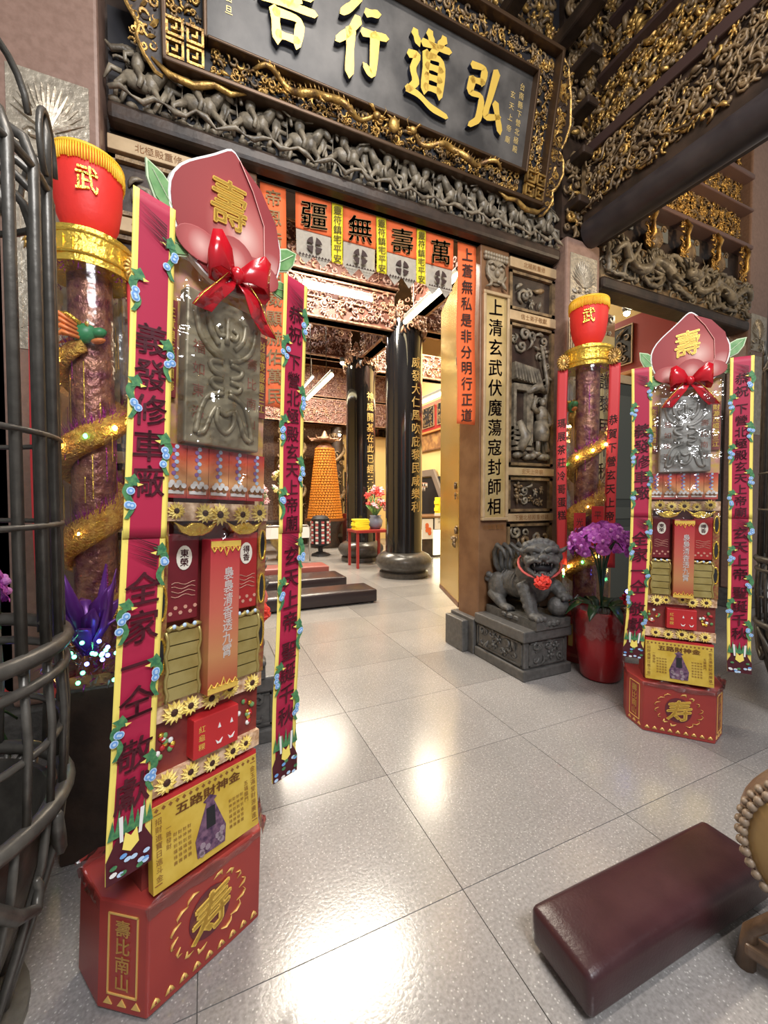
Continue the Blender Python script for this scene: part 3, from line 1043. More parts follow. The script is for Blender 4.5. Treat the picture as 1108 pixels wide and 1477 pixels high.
def dragon(length, amp, n, seed, th, mi=0, spikes=True):
    """sinuous dragon running along +x from tail to head, relief faces -Y"""
    b = MB()
    pts, rr = [], []
    for i in range(n):
        t = i / (n - 1)
        pts.append((t * length, -0.05 - 0.03 * math.sin(t * 19), amp * math.sin(t * 13) * (1 - 0.3 * t)))
        rr.append(th * (0.25 + 0.9 * math.sin(PI * min(1, 0.1 + 0.75 * t))))
    b.tube(pts, rr, 6, mi)
    if spikes:
        for i in range(1, n - 1, 1):
            x, y, z = pts[i]
            b.tube([(x, y - rr[i] * 0.5, z + rr[i] * 0.8), (x - th * 0.6, y - rr[i] * 0.6, z + rr[i] * 2.0)], [th * 0.3, th * 0.04], 4, mi)
    x, y, z = pts[-1]
    b.ell((x + th, y - th * 0.8, z), (th * 1.7, th * 1.2, th * 1.2), mi)
    b.ell((x + th * 2.6, y - th * 1.0, z - th * 0.1), (th * 1.2, th * 0.9, th * 0.6), mi)
    b.ell((x + th * 2.3, y - th * 0.8, z - th * 1.1), (th * 1.1, th * 0.7, th * 0.35), mi)
    for q in (-1, 1):
        b.tube([(x, y - th, z + th * 0.9), (x - th * 1.2, y - th * (1.2 + q * 0.5), z + th * 2.2), (x - th * 2.6, y - th, z + th * 2.6)], [th * 0.35, th * 0.28, th * 0.06], 5, mi)
        b.tube([(x + th * 3, y - th * 1.4, z + q * th * 0.2), (x + th * 4, y - th * 1.8, z + th * (1 + q)), (x + th * 3.2, y - th * 1.8, z + th * (1.6 + q * 1.6))], [th * 0.16, th * 0.12, th * 0.03], 4, mi)
    for i in (n // 4, n // 2, 3 * n // 4):
        x, y, z = pts[i]
        b.tube([(x, y, z), (x + th * 0.5, y - th * 1.5, z - th * 2), (x + th * 2, y - th * 1.6, z - th * 2.4)], [th * 0.6, th * 0.45, th * 0.15], 5, mi)
    return b


dm = dragon(0.85, 0.04, 26, 1, 0.021).mesh('frame_dragon', M['gold'], True)
for q in (-1, 1):
    o = place(dm, 'frame_dragon', pl, (q * 1.02, -0.06, 0.08))
    o.scale = (-q, 1, 1)
pe = MB().ell((0, -0.11, 0.09), (0.045, 0.03, 0.05), seg=14, rings=10)
for k in range(10):
    a = 2 * PI * k / 10
    pe.tube([(0.05 * math.cos(a), -0.09, 0.09 + 0.055 * math.sin(a)), (0.085 * math.cos(a + 0.3), -0.08, 0.09 + 0.09 * math.sin(a + 0.3))], [0.012, 0.003], 4)
pe.build('flaming_pearl', M['gold'], pl, True)
# flame-edged side wings
for q in (-1, 1):
    wg = MB()
    out = [(1.56, -0.10), (1.60, -0.09), (1.66, -0.02), (1.70, 0.06), (1.68, 0.12), (1.74, 0.20), (1.78, 0.30), (1.76, 0.40), (1.70, 0.46), (1.75, 0.56), (1.78, 0.70), (1.74, 0.9), (1.66, 1.1), (1.56, 1.17)]
    poly = [(q * x, z) for x, z in out]
    if q < 0:
        poly = poly[::-1]
    wg.prism(poly, -0.03, 0.02)
    wg.tube([(q * x, -0.03, z) for x, z in out], 0.012, 6, 1)
    a, c = sorted((q * 1.58, q * 1.72))
    carve(wg, a, c, 0.02, 1.1, -0.02, 0.06, 31, (1, 1, 1, 0), (0, 1, 2, 5), 1.5)
    wg.build('flame_wing', [M['dwood'], M['gold']], pl, True, angle=40)
# lower gilt fringe flaring out at the corners
for q in (-1, 1):
    sb = MB()
    out = [(1.56, 0.02), (1.30, -0.10), (1.10, -0.04), (1.10, 0.02)]
    cvx = [(q * 1.62, -0.03, -0.02), (q * 1.52, -0.05, -0.09), (q * 1.38, -0.05, -0.10), (q * 1.26, -0.05, -0.05), (q * 1.16, -0.05, -0.07), (q * 1.05, -0.05, -0.03)]
    sb.tube(cvx, [0.008, 0.02, 0.022, 0.02, 0.018, 0.006], 6)
    sb.build('corner_scroll', M['gold'], pl, True)

# ---- bracket carving above the name board
ub = thing('bracket_carving', 'dark gilded bracket carving above the name board', 'carving', (CX, 3.08, 5.42))
MB().box(-1.86, 1.86, -0.02, 0.09, 0.0, 1.4).build('backing', M['void'], ub)
cv = MB()
carve(cv, -1.78, 1.78, 0.05, 1.3, 0.0, 0.10, 41, (0, 0, 0, 1), (0, 1, 2, 4, 5), 1.4, depth=1.4)
stuff(cv.build('figures', [M['carve2'], M['gold']], ub, True))
for k in range(7):
    MB().box(-0.07, 0.07, -0.55, 0.0, 0.3, 0.42).build('bracket_arm', M['dwood'], ub, loc=(-1.8 + k * 0.6, 0, 0.05 * (k % 2)), bevel=0.02)
ur = thing('corner_carving', 'dark carved clouds between name board and right pillar', 'carving', (3.12, 3.14, 4.62))
cv = MB()
carve(cv, -0.05, 0.08, 0.0, 0.7, 0.0, 0.11, 43, (0, 0, 1), (0, 1, 2, 5), 1.2, depth=1.5)
stuff(cv.build('clouds', [M['carve2'], M['gold']], ur, True))
uc = thing('capital_carving', 'dark carved bracket stack rising above the right pillar', 'carving', (3.46, 3.0, 4.02))
MB().box(-0.22, 0.23, 0.02, 0.16, 0.0, 2.8).build('backing', M['dwood'], uc)
cv = MB()
carve(cv, -0.20, 0.0, 0.05, 0.8, 0.0, 0.09, 45, (0, 0, 1), (0, 1, 2, 5), 1.4, depth=1.3)
carve(cv, -0.20, 0.2, 0.95, 2.7, 0.0, 0.11, 46, (0, 0, 0, 1), (0, 1, 2, 4, 5), 1.4, depth=1.3)
stuff(cv.build('clouds', [M['carve2'], M['gold']], uc, True))
for k in range(5):
    MB().box(-0.19, -0.05, -0.16 - 0.04 * k, 0.02, 0.0, 0.07).build('bracket_arm', M['dwood'], uc, loc=(0, 0, 0.25 + k * 0.42), bevel=0.015)


# ---- granite pillars
def pillar(x0, x1, lab, z1=6.9):
    t = thing('granite_pillar', lab, 'pillar', ((x0 + x1) / 2, 3.15, 0), 0, 'granite pillars of the porch')
    h = (x1 - x0) / 2
    MB().box(-h, h, -0.2, 0.2, 0.25, z1).build('shaft', M['pillar'], t, bevel=0.02)
    MB().box(-h - 0.06, h + 0.06, -0.24, 0.24, 0.0, 0.25).build('plinth', M['stone'], t, bevel=0.02)
    rel = MB()
    rel.prism([(-h + 0.05, 3.46), (h - 0.05, 3.46), (h - 0.05, 3.93), (-h + 0.05, 3.93)], -0.206, -0.19)
    for k in range(15):
        a = R(20 + k * 10)
        rel.tube([(0.02 * math.cos(a), -0.21, 3.62), (0.09 * math.cos(a), -0.215, 3.62 + 0.12 * math.sin(a)), ((h - 0.06) * math.cos(a), -0.208, 3.62 + 0.26 * math.sin(a))], [0.012, 0.014, 0.004], 5)
    carve(rel, -h + 0.07, h - 0.07, 3.46, 3.60, -0.2, 0.07, 51, (0,), (0, 1, 2, 3), 1.2)
    rel.build('phoenix_relief', M['silver'], t, True, loc=(0, 0, -0.08), angle=30)
    low = MB()
    low.box(-h + 0.04, h - 0.04, -0.206, -0.19, 2.3, 3.32)
    for k in range(4):
        for q in (-1, 1):
            for s in (0, 0.03, 0.06):
                low.box(*sorted((q * (h - 0.07 - s), q * (h - 0.06 - s))), -0.212, -0.2, 2.4 + k * 0.25 + s * 0.5, 2.6 + k * 0.25 - s * 0.5)
    low.build('lower_relief', M['silver'], t)
    return t


pillar(-1.02, -0.54, 'pink granite pillar with phoenix relief at the left behind the red lantern')
pillar(3.235, 3.70, 'pink granite pillar between doorway and right bay', 4.0)
pillar(6.43, 6.90, 'far right granite pillar behind the right peach stand')

# ---- right bay: carved beam, struts, gilt panel
rb = thing('carved_beam', 'grey carved dragon beam spanning the right bay', 'beam', (5.06, 3.05, 3.70))
MB().box(-1.345, 1.35, -0.10, 0.10, 0.0, 0.45).build('beam_core', M['carve2'], rb, bevel=0.03)
MB().box(-1.345, 1.35, -0.13, 0.12, -0.10, 0.02).build('lower_beam', M['dwood'], rb, bevel=0.03)
cv = MB()
carve(cv, -1.33, 1.33, 0.05, 0.44, -0.09, 0.10, 61, (0,), (0, 1, 2, 5), 1.3)
vines(cv, -1.3, 1.3, 0.06, 0.44, -0.12, 40, 62, 0.02)
stuff(cv.build('cloud_scrolls', M['carve'], rb, True))
d2 = dragon(1.15, 0.10, 30, 3, 0.05)
for q in (-1, 1):
    o = d2.build('carved_dragon', M['carve'], rb, True, loc=(q * 1.25, -0.12, 0.24))
    o.scale = (-q, 1, 1)

gp = thing('gilt_frieze', 'gilded carved frieze high above the right bay', 'frieze', (5.065, 3.05, 4.185))
MB().box(-1.35, 1.35, 0.02, 0.1, 0.0, 2.6).build('backing', M['dwood'], gp)
for z, h in ((0.43, 0.05), (0.90, 0.03), (1.30, 0.06)):
    MB().box(-1.35, 1.35, -0.14, 0.1, z, z + h).build('moulding', mat('mauve_brown_wood', (0.13, 0.072, 0.06), 0.4), gp, bevel=0.012)
cv = MB()
carve(cv, -1.29, 1.29, 0.49, 0.90, 0.0, 0.07, 63, (0, 0, 0, 1), (0, 1, 2, 3, 4, 5), 1.6)
carve(cv, -1.29, 1.29, 0.94, 1.30, 0.0, 0.07, 64, (0, 0, 1), (0, 1, 2, 4, 5), 1.6)
carve(cv, -1.27, 1.27, 1.38, 2.5, 0.0, 0.11, 65, (0, 1, 1), (0, 1, 2, 4, 5), 1.4)
stuff(cv.build('gilt_figures', [M['gold'], M['carve2']], gp, True))
st = MB()
st.tube([(0, -0.05, 0.02), (0.03, -0.12, 0.12), (-0.02, -0.14, 0.22), (0.03, -0.14, 0.32), (0.0, -0.1, 0.42)], [0.02, 0.03, 0.02, 0.025, 0.02], 6)
carve(st, -0.06, 0.06, 0.0, 0.42, -0.08, 0.06, 66, (0,), (0, 2, 4), 1.5)
sm = st.mesh('dragon_strut', [M['gold']], True)
bm_ = MB().ell((0, -0.02, 0.12), (0.13, 0.08, 0.12), seg=12, rings=8)
carve(bm_, -0.12, 0.12, 0.02, 0.24, -0.06, 0.08, 67, (0,), (0, 2), 1.1)
bme = bm_.mesh('carved_block', M['carve2'], True)
tl = MB().box(-0.14, 0.14, -0.01, 0.0, 0.2, 0.36).mesh('gap_board', mat('gap_blue_grey', (0.16, 0.17, 0.17), 0.5))
for k in range(5):
    x = -1.22 + k * 0.6
    place(sm, 'dragon_strut', gp, (x, -0.02, 0.02))
    if k < 4:
        place(bme, 'carved_block', gp, (x + 0.16, -0.02, 0.03))
        place(tl, 'gap_board', gp, (x + 0.33, 0.0, 0.0))

# ---- big beam running out over the porch towards the viewer
yb = thing('porch_beam', 'long dark carved beam running forward from the right pillar', 'beam', (3.44, 2.94, 4.0), R(-90))
L = 3.6
MB().box(0, L, 0.0, 0.26, 0.0, 0.80).build('beam_core', M['dwood'], yb)
MB().tube([(0, 0.1, 0.08), (L * 0.5, 0.1, 0.08), (L, 0.1, 0.08)], 0.135, 14).build('round_beam', mat('round_beam_wood', (0.028, 0.022, 0.024), 0.4, col2=(0.05, 0.04, 0.04), nscale=5), yb, True, angle=50)
MB().box(0, L, -0.05, 0.3, 0.74, 0.84).build('top_moulding', mat('purple_brown_wood', (0.06, 0.034, 0.03), 0.4), yb, bevel=0.012)
MB().box(0, 0.04, -0.03, 0.02, 0.24, 0.74).build('end_frame', M['carve2'], yb)
cv = MB()
carve(cv, 0.06, L, 0.26, 0.72, 0.0, 0.085, 71, (0, 0, 0, 1), (0, 1, 2, 4, 5), 1.5, depth=1.1)
vines(cv, 0.06, L, 0.26, 0.72, -0.03, 50, 72, 0.009, 0)
stuff(cv.build('figures', [M['carve2'], M['gold']], yb, True))
yg = thing('gilt_frieze', 'gilded figure frieze sloping up above the porch beam', 'frieze', (3.50, 2.90, 4.885), R(-90))
yg.rotation_euler = (R(-14), 0, R(-90))
MB().box(0, L, 0.0, 0.1, 0.0, 1.7).build('backing', M['dwood'], yg)
cv = MB()
carve(cv, 0.03, L, 0.03, 0.62, 0.0, 0.085, 73, (0, 0, 1), (0, 1, 2, 4, 5), 1.5, depth=1.4)
carve(cv, 0.03, L, 0.62, 1.6, 0.0, 0.11, 74, (0, 1), (0, 1, 2, 4, 5), 1.4, depth=1.4)
stuff(cv.build('gilt_figures', [M['gold'], M['carve2']], yg, True))
for z in (0.62, 1.25):
    MB().box(0, L, -0.12, 0.0, z, z + 0.05).build('moulding', MATS['purple_brown_wood'], yg, bevel=0.01)

# ---- right bay: gilt couplet post and spotlight seen behind the lantern
sp = thing('couplet_post', 'gilt couplet post with dark characters beside the right lantern tower', 'door post', (4.29, 3.36, 0))
MB().box(-0.19, 0.19, 0.0, 0.25, 0.0, 3.62).build('shaft', M['bwood'], sp)
q = MB().box(-0.15, 0.15, -0.03, 0.0, 1.0, 3.35).build('couplet_board', mat('gilt_board', (0.5, 0.37, 0.15)), sp)
text('恒護黎民千秋永', 0.2, M['ink'], q, (0, -0.032, 2.3), line=1.3, bold=0.01)
cv = MB()
carve(cv, -0.14, 0.14, 3.38, 3.6, -0.01, 0.08, 75)
stuff(cv.build('capital_carving', M['silver'], sp, True))
dd = thing('door_1', None, None, (5.45, 3.5, 0), 0, None, 'structure')
for q in (-1, 1):
    a, c = sorted((q * 0.01, q * 0.94))
    lf = MB().box(a, c, 0, 0.06, 0.05, 2.9).build('leaf', mat('door_olive', (0.045, 0.05, 0.04), 0.45), dd, bevel=0.008)
    for z0, z1 in ((0.2, 1.1), (1.2, 1.35), (1.45, 2.75)):
        MB().box(a + 0.1, c - 0.1, -0.015, 0, z0, z1).build('panel', mat('door_olive_light', (0.075, 0.08, 0.065), 0.45), lf, bevel=0.006)
MB().box(-0.96, 0.96, -0.02, 0.08, 2.9, 3.0).build('head_rail', M['tan'], dd)
s = thing('spot_lamp', 'small bright spot lamp beside the couplet post in the right bay', 'lamp', (4.60, 3.30, 3.66))
MB().lathe([(0.05, 0.10), (0.05, 0.03), (0.035, 0.0)], n=14).build('housing', M['iron'], s, True)
MB().ell((0, 0, -0.01), 0.035, seg=12, rings=8).build('bulb', M['spotw'], s, True)
# ================================================================== offering stands with a longevity peach
GOLDTXT = mat('gold_print', (0.85, 0.55, 0.16), 0.4, 0.35)
PAPERTXT = mat('packet_white', (0.80, 0.74, 0.62), 0.6)
grad_mat('peach_red', [(0.0, (0.74, 0.48, 0.42)), (0.28, (0.50, 0.15, 0.13)), (0.58, (0.32, 0.04, 0.04)), (1.0, (0.27, 0.028, 0.03))], 'D', 0.0, 0.23, 0.62, (0.045, 0, 0.15), 0.0)
grad_mat('peach_lobe', [(0.0, (0.62, 0.34, 0.31)), (0.35, (0.36, 0.06, 0.06)), (1.0, (0.27, 0.025, 0.03))], 'D', 0.0, 0.15, 0.62, (0.155, 0, 0.10), 0.0)
grad_mat('peach_small', [(0.0, (0.70, 0.42, 0.37)), (0.55, (0.42, 0.09, 0.085)), (1.0, (0.30, 0.04, 0.04))], 'D', 0.0, 0.075, 0.62, (0.0, 0, 0.0), 0.0)
grad_mat('candle_box', [(0.0, (0.36, 0.05, 0.03)), (0.25, (0.50, 0.22, 0.09)), (0.55, (0.52, 0.12, 0.08)), (1.0, (0.44, 0.02, 0.04))], 'Z', 0.0, 0.47, 0.35)
grad_mat('panel_print', [(0.0, (0.50, 0.03, 0.05)), (0.35, (0.82, 0.42, 0.16)), (0.8, (0.70, 0.10, 0.04)), (1.0, (0.45, 0.02, 0.03))], 'Z', 0.0, 0.15, 0.4)

# sunflower
sf = MB()
for ring, (r1, n, off, y) in enumerate(((0.034, 13, 0.0, -0.004), (0.028, 11, 0.2, -0.008))):
    for k in range(n):
        a = 2 * PI * k / n + off
        ca, sa = math.cos(a), math.sin(a)
        V = [(0.006 * ca, y, 0.006 * sa), (0.55 * r1 * ca + 0.0065 * sa, y - 0.004, 0.55 * r1 * sa - 0.0065 * ca), (r1 * ca, y, r1 * sa), (0.55 * r1 * ca - 0.0065 * sa, y - 0.004, 0.55 * r1 * sa + 0.0065 * ca)]
        sf.add(V, [(0, 1, 2, 3)])
sf.ell((0, -0.008, 0), (0.011, 0.006, 0.011), 1, seg=8, rings=5)
SUNF = sf.mesh('sunflower', [M['petal'], M['seed']])
gb = MB()
gb.prism([(-0.05, 0.0), (0.05, 0.0), (0.046, 0.036), (-0.046, 0.036)], -0.02, 0.03)
GBAR = gb.mesh('gold_bar', M['goldbar'])


def dragon_print(z, side, wav, b, xc, w, rnd):
    """green dragon and blue cloud printed on the paper border"""
    def P(x, y, zz):
        return wav(xc + x, y, zz)
    pts = []
    n = 9
    for i in range(n):
        t = i / (n - 1)
        pts.append((side * (w * 0.5 - 0.010 + 0.008 * math.sin(t * 7)), z - 0.09 * t))
    for i in range(n - 1):
        r0 = 0.011 * (1 - 0.6 * i / n)
        (xa, za), (xb, zb) = pts[i], pts[i + 1]
        b.add([P(xa - r0, -0.004, za), P(xb - r0 * 0.9, -0.004, zb), P(xb + r0 * 0.9, -0.004, zb), P(xa + r0, -0.004, za)], [(0, 1, 2, 3)], 0)
    hx, hz = side * (w * 0.5 - 0.016), z + 0.008
    for k in range(9):
        a = 2 * PI * k / 9
        a2 = 2 * PI * (k + 1) / 9
        f = lambda an: 0.016 * (1 + 0.35 * math.sin(5 * an))
        b.add([P(hx, -0.005, hz), P(hx + f(a) * math.cos(a), -0.005, hz + f(a) * math.sin(a)), P(hx + f(a2) * math.cos(a2), -0.005, hz + f(a2) * math.sin(a2))], [(0, 1, 2)], 0)
    b.add([P(hx - side * 0.010, -0.006, hz - 0.004), P(hx - side * 0.026, -0.006, hz - 0.008), P(hx - side * 0.012, -0.006, hz - 0.014)], [(0, 1, 2) if side > 0 else (0, 2, 1)], 3)
    for k in range(3):
        cx_, cz_ = side * (w * 0.5 - 0.012 + rnd.uniform(-0.012, 0.012)), z - 0.04 + rnd.uniform(-0.022, 0.022)
        for rr, mi, yy in ((0.0105, 2, -0.006), (0.008, 1, -0.007), (0.004, 2, -0.008)):
            ring = [P(cx_ + rr * math.cos(2 * PI * q / 10), yy, cz_ + rr * math.sin(2 * PI * q / 10)) for q in range(10)]
            b.add(ring, [tuple(range(10))], mi)


def stand_ribbon(t, xc, cols, flip, seed):
    rnd = random.Random(seed)
    rb = bpy.data.objects.new('paper_banner', None)
    C.objects.link(rb)
    rb.parent = t
    w = 0.108
    ph = 1.3 * seed

    def wav(x, y, z):
        fl = max(0.0, 0.75 - z)
        return (x + 0.010 * math.sin(2.6 * z + ph) + flip * 0.04 * fl, y - 0.015 - 0.010 * math.sin(4.2 * z + ph) - 0.12 * fl * fl, z)
    frac = [0, 0.07, 0.14, 0.5, 0.86, 0.93, 1.0]
    for z0, z1, dy in ((1.34, 2.25, -0.004), (0.46, 1.36, 0.0)):
        f2 = (lambda d: (lambda x, y, z: wav(x, y + d, z)))(dy)
        sheet('paper_strip', xc - w / 2, xc + w / 2, z0, z1, 6, 30, f2, ([M['lemon'], M['crimson']], [0, 0, 1, 1, 0, 0]), rb, frac, 0.0015)
    b = MB()
    for z, s in ((2.14, 1), (2.02, -1), (1.86, 1), (1.74, -1), (1.60, 1), (1.48, -1), (1.30, 1), (1.16, -1), (1.0, 1), (0.86, -1), (0.74, 1)):
        dragon_print(z, s, lambda x, y, zz: wav(x, y - 0.004, zz), b, xc, w, rnd)
    # mane strokes at the top of the second strip
    for k in range(9):
        for zb in (1.335, 2.205):
            zz = zb - 0.007 * k
            b.add([wav(xc - 0.048 + 0.010 * (k % 3), -0.010, zz + 0.014), wav(xc + 0.030, -0.010, zz - 0.018), wav(xc + 0.030, -0.010, zz - 0.014)], [(0, 1, 2)], 4)
    # bottom: leaves, horns, dragon head in maroon
    base = [(-0.054, 0.46), (0.054, 0.46), (0.056, 0.52), (0.03, 0.57), (0.0, 0.545), (-0.03, 0.57), (-0.056, 0.52)]
    b.add([wav(xc + x, -0.006, z) for x, z in base], [tuple(range(7))], 4)
    for k in range(7):
        x = -0.045 + k * 0.015
        hgt = 0.05 + 0.02 * (k % 2)
        b.add([wav(xc + x - 0.010, -0.008, 0.57), wav(xc + x + 0.010, -0.008, 0.57), wav(xc + x, -0.009, 0.57 + hgt)], [(0, 1, 2)], 0)
    for s in (-1, 1):
        b.add([wav(xc + s * 0.022 - 0.004, -0.010, 0.555), wav(xc + s * 0.022 + 0.004, -0.010, 0.555), wav(xc + s * 0.026 + 0.005, -0.010, 0.62), wav(xc + s * 0.026 - 0.005, -0.010, 0.62)], [(0, 1, 2, 3)], 5)
    b.add([wav(xc + x, -0.010, z) for x, z in ((-0.02, 0.535), (0.0, 0.52), (0.02, 0.535), (0.014, 0.575), (0.0, 0.56), (-0.014, 0.575))], [tuple(range(6))], 3)
    for k in range(12):
        cx_, cz_ = rnd.uniform(-0.045, 0.045), rnd.uniform(0.465, 0.52)
        ring = [wav(xc + cx_ + 0.009 * math.cos(2 * PI * q / 8), -0.011, cz_ + 0.006 * math.sin(2 * PI * q / 8)) for q in range(8)]
        b.add(ring, [tuple(range(8))], rnd.choice((2, 5, 0, 1)))
    stuff(b.build('dragon_print', [M['green'], M['blue'], M['lblue'], M['lemon'], M['inkr'], M['white']], rb))
    for s, size, z in cols:
        text(s, size, M['inkr'], rb, (xc, 0, z), line=1.08, bold=0.010, slant=0.08, fn=lambda x, y, zz: wav(x, y - 0.0075, zz))
    return rb


PEACH = []
for k in range(41):
    a = -PI / 2 + 2 * PI * k / 41
    c, s_ = math.cos(a), math.sin(a)
    r = 0.19 * (1 + 0.0 * s_)
    x, z = r * c * 1.02, 0.19 * s_
    if s_ > 0:
        x *= (1 - 0.55 * s_ ** 2.4)
        z *= (1 + 0.18 * s_ ** 6)
    PEACH.append((x, z + 0.16))


def scaled(poly, s, c=(0, 0.16)):
    return [((x - c[0]) * s + c[0], (z - c[1]) * s + c[1]) for x, z in poly]


def make_stand(label, loc, rz, roll, tabmat, seed):
    t = thing('offering_stand', label, 'offering', loc, 0, 'peach offering stands')
    t.rotation_euler = (0, roll, rz)
    # base box (hexagonal front)
    hw, dx, dy = 0.183, 0.072, 0.14
    foot = [(-hw, 0.0), (hw, 0.0), (hw + dx, dy), (hw + dx, 0.30), (-hw - dx, 0.30), (-hw - dx, dy)]
    b = MB()
    V = [(x, y, 0.0) for x, y in foot] + [(x, y, 0.31) for x, y in foot]
    k = len(foot)
    b.add(V, [tuple(range(k))[::-1], tuple(range(k, 2 * k))] + [(i, (i + 1) % k, k + (i + 1) % k, k + i) for i in range(k)])
    base = b.build('base_box', M['red'], t, bevel=0.006)
    # gold trim on front and flanks
    tr = MB()
    for kk in range(9):
        x = -0.16 + kk * 0.04
        tr.prism([(x - 0.014, 0.022), (x + 0.014, 0.022), (x + 0.008, 0.034), (x, 0.042), (x - 0.008, 0.034)], -0.0025, 0.0)
        tr.prism([(x - 0.003, 0.026), (x + 0.003, 0.026), (x, 0.036)], -0.004, 0.0, 1)
    for kk in range(16):
        a = 2 * PI * kk / 16
        if abs(math.cos(a)) > 0.2:
            tr.tube([(0.10 * math.cos(a), -0.001, 0.165 + 0.095 * math.sin(a)), (0.118 * math.cos(a + 0.1), -0.002, 0.165 + 0.105 * math.sin(a + 0.1)), (0.125 * math.cos(a + 0.22), -0.002, 0.165 + 0.10 * math.sin(a + 0.22)), (0.115 * math.cos(a + 0.32), -0.001, 0.165 + 0.09 * math.sin(a + 0.32))], [0.002, 0.006, 0.005, 0.001], 6, flat=0.3)
    stuff(tr.build('gold_trim', [GOLDTXT, M['red']], base, True))
    md = MB().disc((0, 0.165), 0.068, -0.003, 0, 24, 0.075)
    md.build('medallion', mat('medallion_maroon', (0.12, 0.02, 0.03), 0.4), base)
    text('寿', 0.135, M['goldp'], base, (0.003, -0.004, 0.165), ext=0.002, bold=0.022, slant=0.28)
    for sgn in (-1, 1):
        ang = math.atan2(dy, dx) * 1.0
        e = bpy.data.objects.new('flank_panel', None)
        C.objects.link(e)
        e.parent = base
        e.location = (sgn * (hw + dx / 2), dy / 2, 0)
        e.rotation_euler = (0, 0, sgn * ang)
        f = MB()
        for x0, x1, z0, z1 in ((-0.048, 0.048, 0.275, 0.279), (-0.048, 0.048, 0.05, 0.054), (-0.048, -0.044, 0.05, 0.279), (0.044, 0.048, 0.05, 0.279)):
            f.box(x0, x1, -0.003, 0.0, z0, z1)
        for kk in range(3):
            x = -0.045 + kk * 0.045
            f.prism([(x - 0.014, 0.022), (x + 0.014, 0.022), (x, 0.042)], -0.0025, 0.0)
        f.build('gold_border', GOLDTXT, e)
        text('壽比南山', 0.05, GOLDTXT, e, (0, -0.003, 0.165), line=1.0, bold=0.01)
    # crumpled plastic rim
    rim = MB()
    rr = random.Random(seed)
    for i in range(5):
        (xa, ya), (xb, yb) = foot[i], foot[(i + 1) % k]
        n = 10
        P0, P1 = [], []
        for q in range(n + 1):
            u = q / n
            x, y = xa + (xb - xa) * u, ya + (yb - ya) * u
            P0.append((x * 1.02, y - 0.006, 0.285 + rr.uniform(-0.008, 0.008)))
            P1.append((x * (1.04 + rr.uniform(-0.03, 0.05)), y - 0.012 + rr.uniform(-0.012, 0.01), 0.325 + rr.uniform(-0.012, 0.022)))
        rim.add(P0 + P1, [(q, q + 1, n + 2 + q, n + 1 + q) for q in range(n)])
    rim.build('plastic_rim', M['film'], t, True)
    # inner carcass
    MB().box(-0.175, 0.175, 0.07, 0.24, 0.31, 2.05).build('carcass', M['dred'], t)
    # gold joss paper slab, leaning back
    gp_ = MB().box(-0.172, 0.172, -0.0, 0.03, 0.0, 0.245).build('joss_paper', M['goldpap'], t, loc=(0.0, 0.0, 0.335), rot=(R(-6), 0, 0))
    d = MB()
    d.box(-0.172, 0.172, -0.0015, 0.03, 0.236, 0.25, 0)
    d.box(-0.172, 0.172, -0.0018, 0.0, 0.232, 0.236, 1)
    for kk in range(17):
        x = -0.16 + kk * 0.02
        d.prism([(x - 0.006, 0.222), (x, 0.216), (x + 0.006, 0.222), (x, 0.228)], -0.0015, 0.0, 2)
    for x0 in (-0.168, 0.148):
        for y_ in (0.02, 0.21):
            d.box(x0, x0 + 0.02, -0.0015, 0, y_, y_ + 0.002, 2)
    stuff(d.build('print_border', [M['bred'], M['goldp'], M['brownp']], gp_))
    text('五路財神金', 0.032, M['brownp'], gp_, (0, -0.002, 0.196), horizontal=True, bold=0.03, sx=1.35)
    for kk, (x, s) in enumerate(((-0.155, '招財進寶日進斗金'), (0.155, '金玉滿堂財源廣進'), (-0.128, '一路發財'), (0.128, '五福臨門'))):
        text(s, 0.020 if kk < 2 else 0.016, M['brownp'], gp_, (x, -0.002, 0.115 if kk < 2 else 0.13), line=1.1)
    for kk in range(4):
        for q in (-1, 1):
            text('財神到福祿壽', 0.012, M['brownp'], gp_, (q * (0.068 + kk * 0.014), -0.002, 0.09), line=1.35)
    dt = MB()
    dt.prism([(-0.045, 0.02), (0.045, 0.02), (0.05, 0.07), (0.03, 0.12), (0.012, 0.165), (0.022, 0.172), (0.0, 0.186), (-0.022, 0.172), (-0.012, 0.165), (-0.03, 0.12), (-0.05, 0.07)], -0.003, 0.0)
    dt.prism([(-0.015, 0.09), (0.015, 0.09), (0.014, 0.15), (-0.014, 0.15)], -0.004, 0.0, 1)
    for kk in range(9):
        dt.disc((rr.uniform(-0.04, 0.04), rr.uniform(0.025, 0.07)), 0.009, -0.005, 2, 7)
    dt.build('deity_print', [M['purple'], M['void'], mat('print_mauve', (0.30, 0.22, 0.26), 0.6)], gp_)

    def flower_row(z, n, y, hw_=0.16, tilt=0.0):
        MB().box(-0.18, 0.18, y, y + 0.03, z - 0.027, z + 0.027).build('floral_strip', mat('floral_card', (0.42, 0.22, 0.10), 0.5, col2=(0.85, 0.62, 0.42), nscale=45), t)
        for q in range(n):
            o = place(SUNF, 'sunflower', t, (-hw_ + 2 * hw_ * (q + 0.5) / n + rr.uniform(-0.012, 0.012), y - 0.001, z + rr.uniform(-0.008, 0.008)), (0, rr.uniform(0, 3), 0))
            o.scale = [rr.uniform(0.8, 1.1)] * 3
    flower_row(0.625, 5, 0.02)
    flower_row(0.835, 5, 0.015)
    flower_row(1.41, 5, 0.0)
    # row with the small red gift box
    MB().box(-0.178, 0.178, 0.035, 0.08, 0.65, 0.81).build('dark_card', M['dred'], t)
    rbx = MB().box(-0.07, 0.08, -0.005, 0.05, 0.665, 0.785).build('gift_box', M['bred'], t, bevel=0.003)
    text('紅龜粿', 0.022, M['goldp'], rbx, (-0.045, -0.007, 0.725), line=1.2)
    gi = MB()
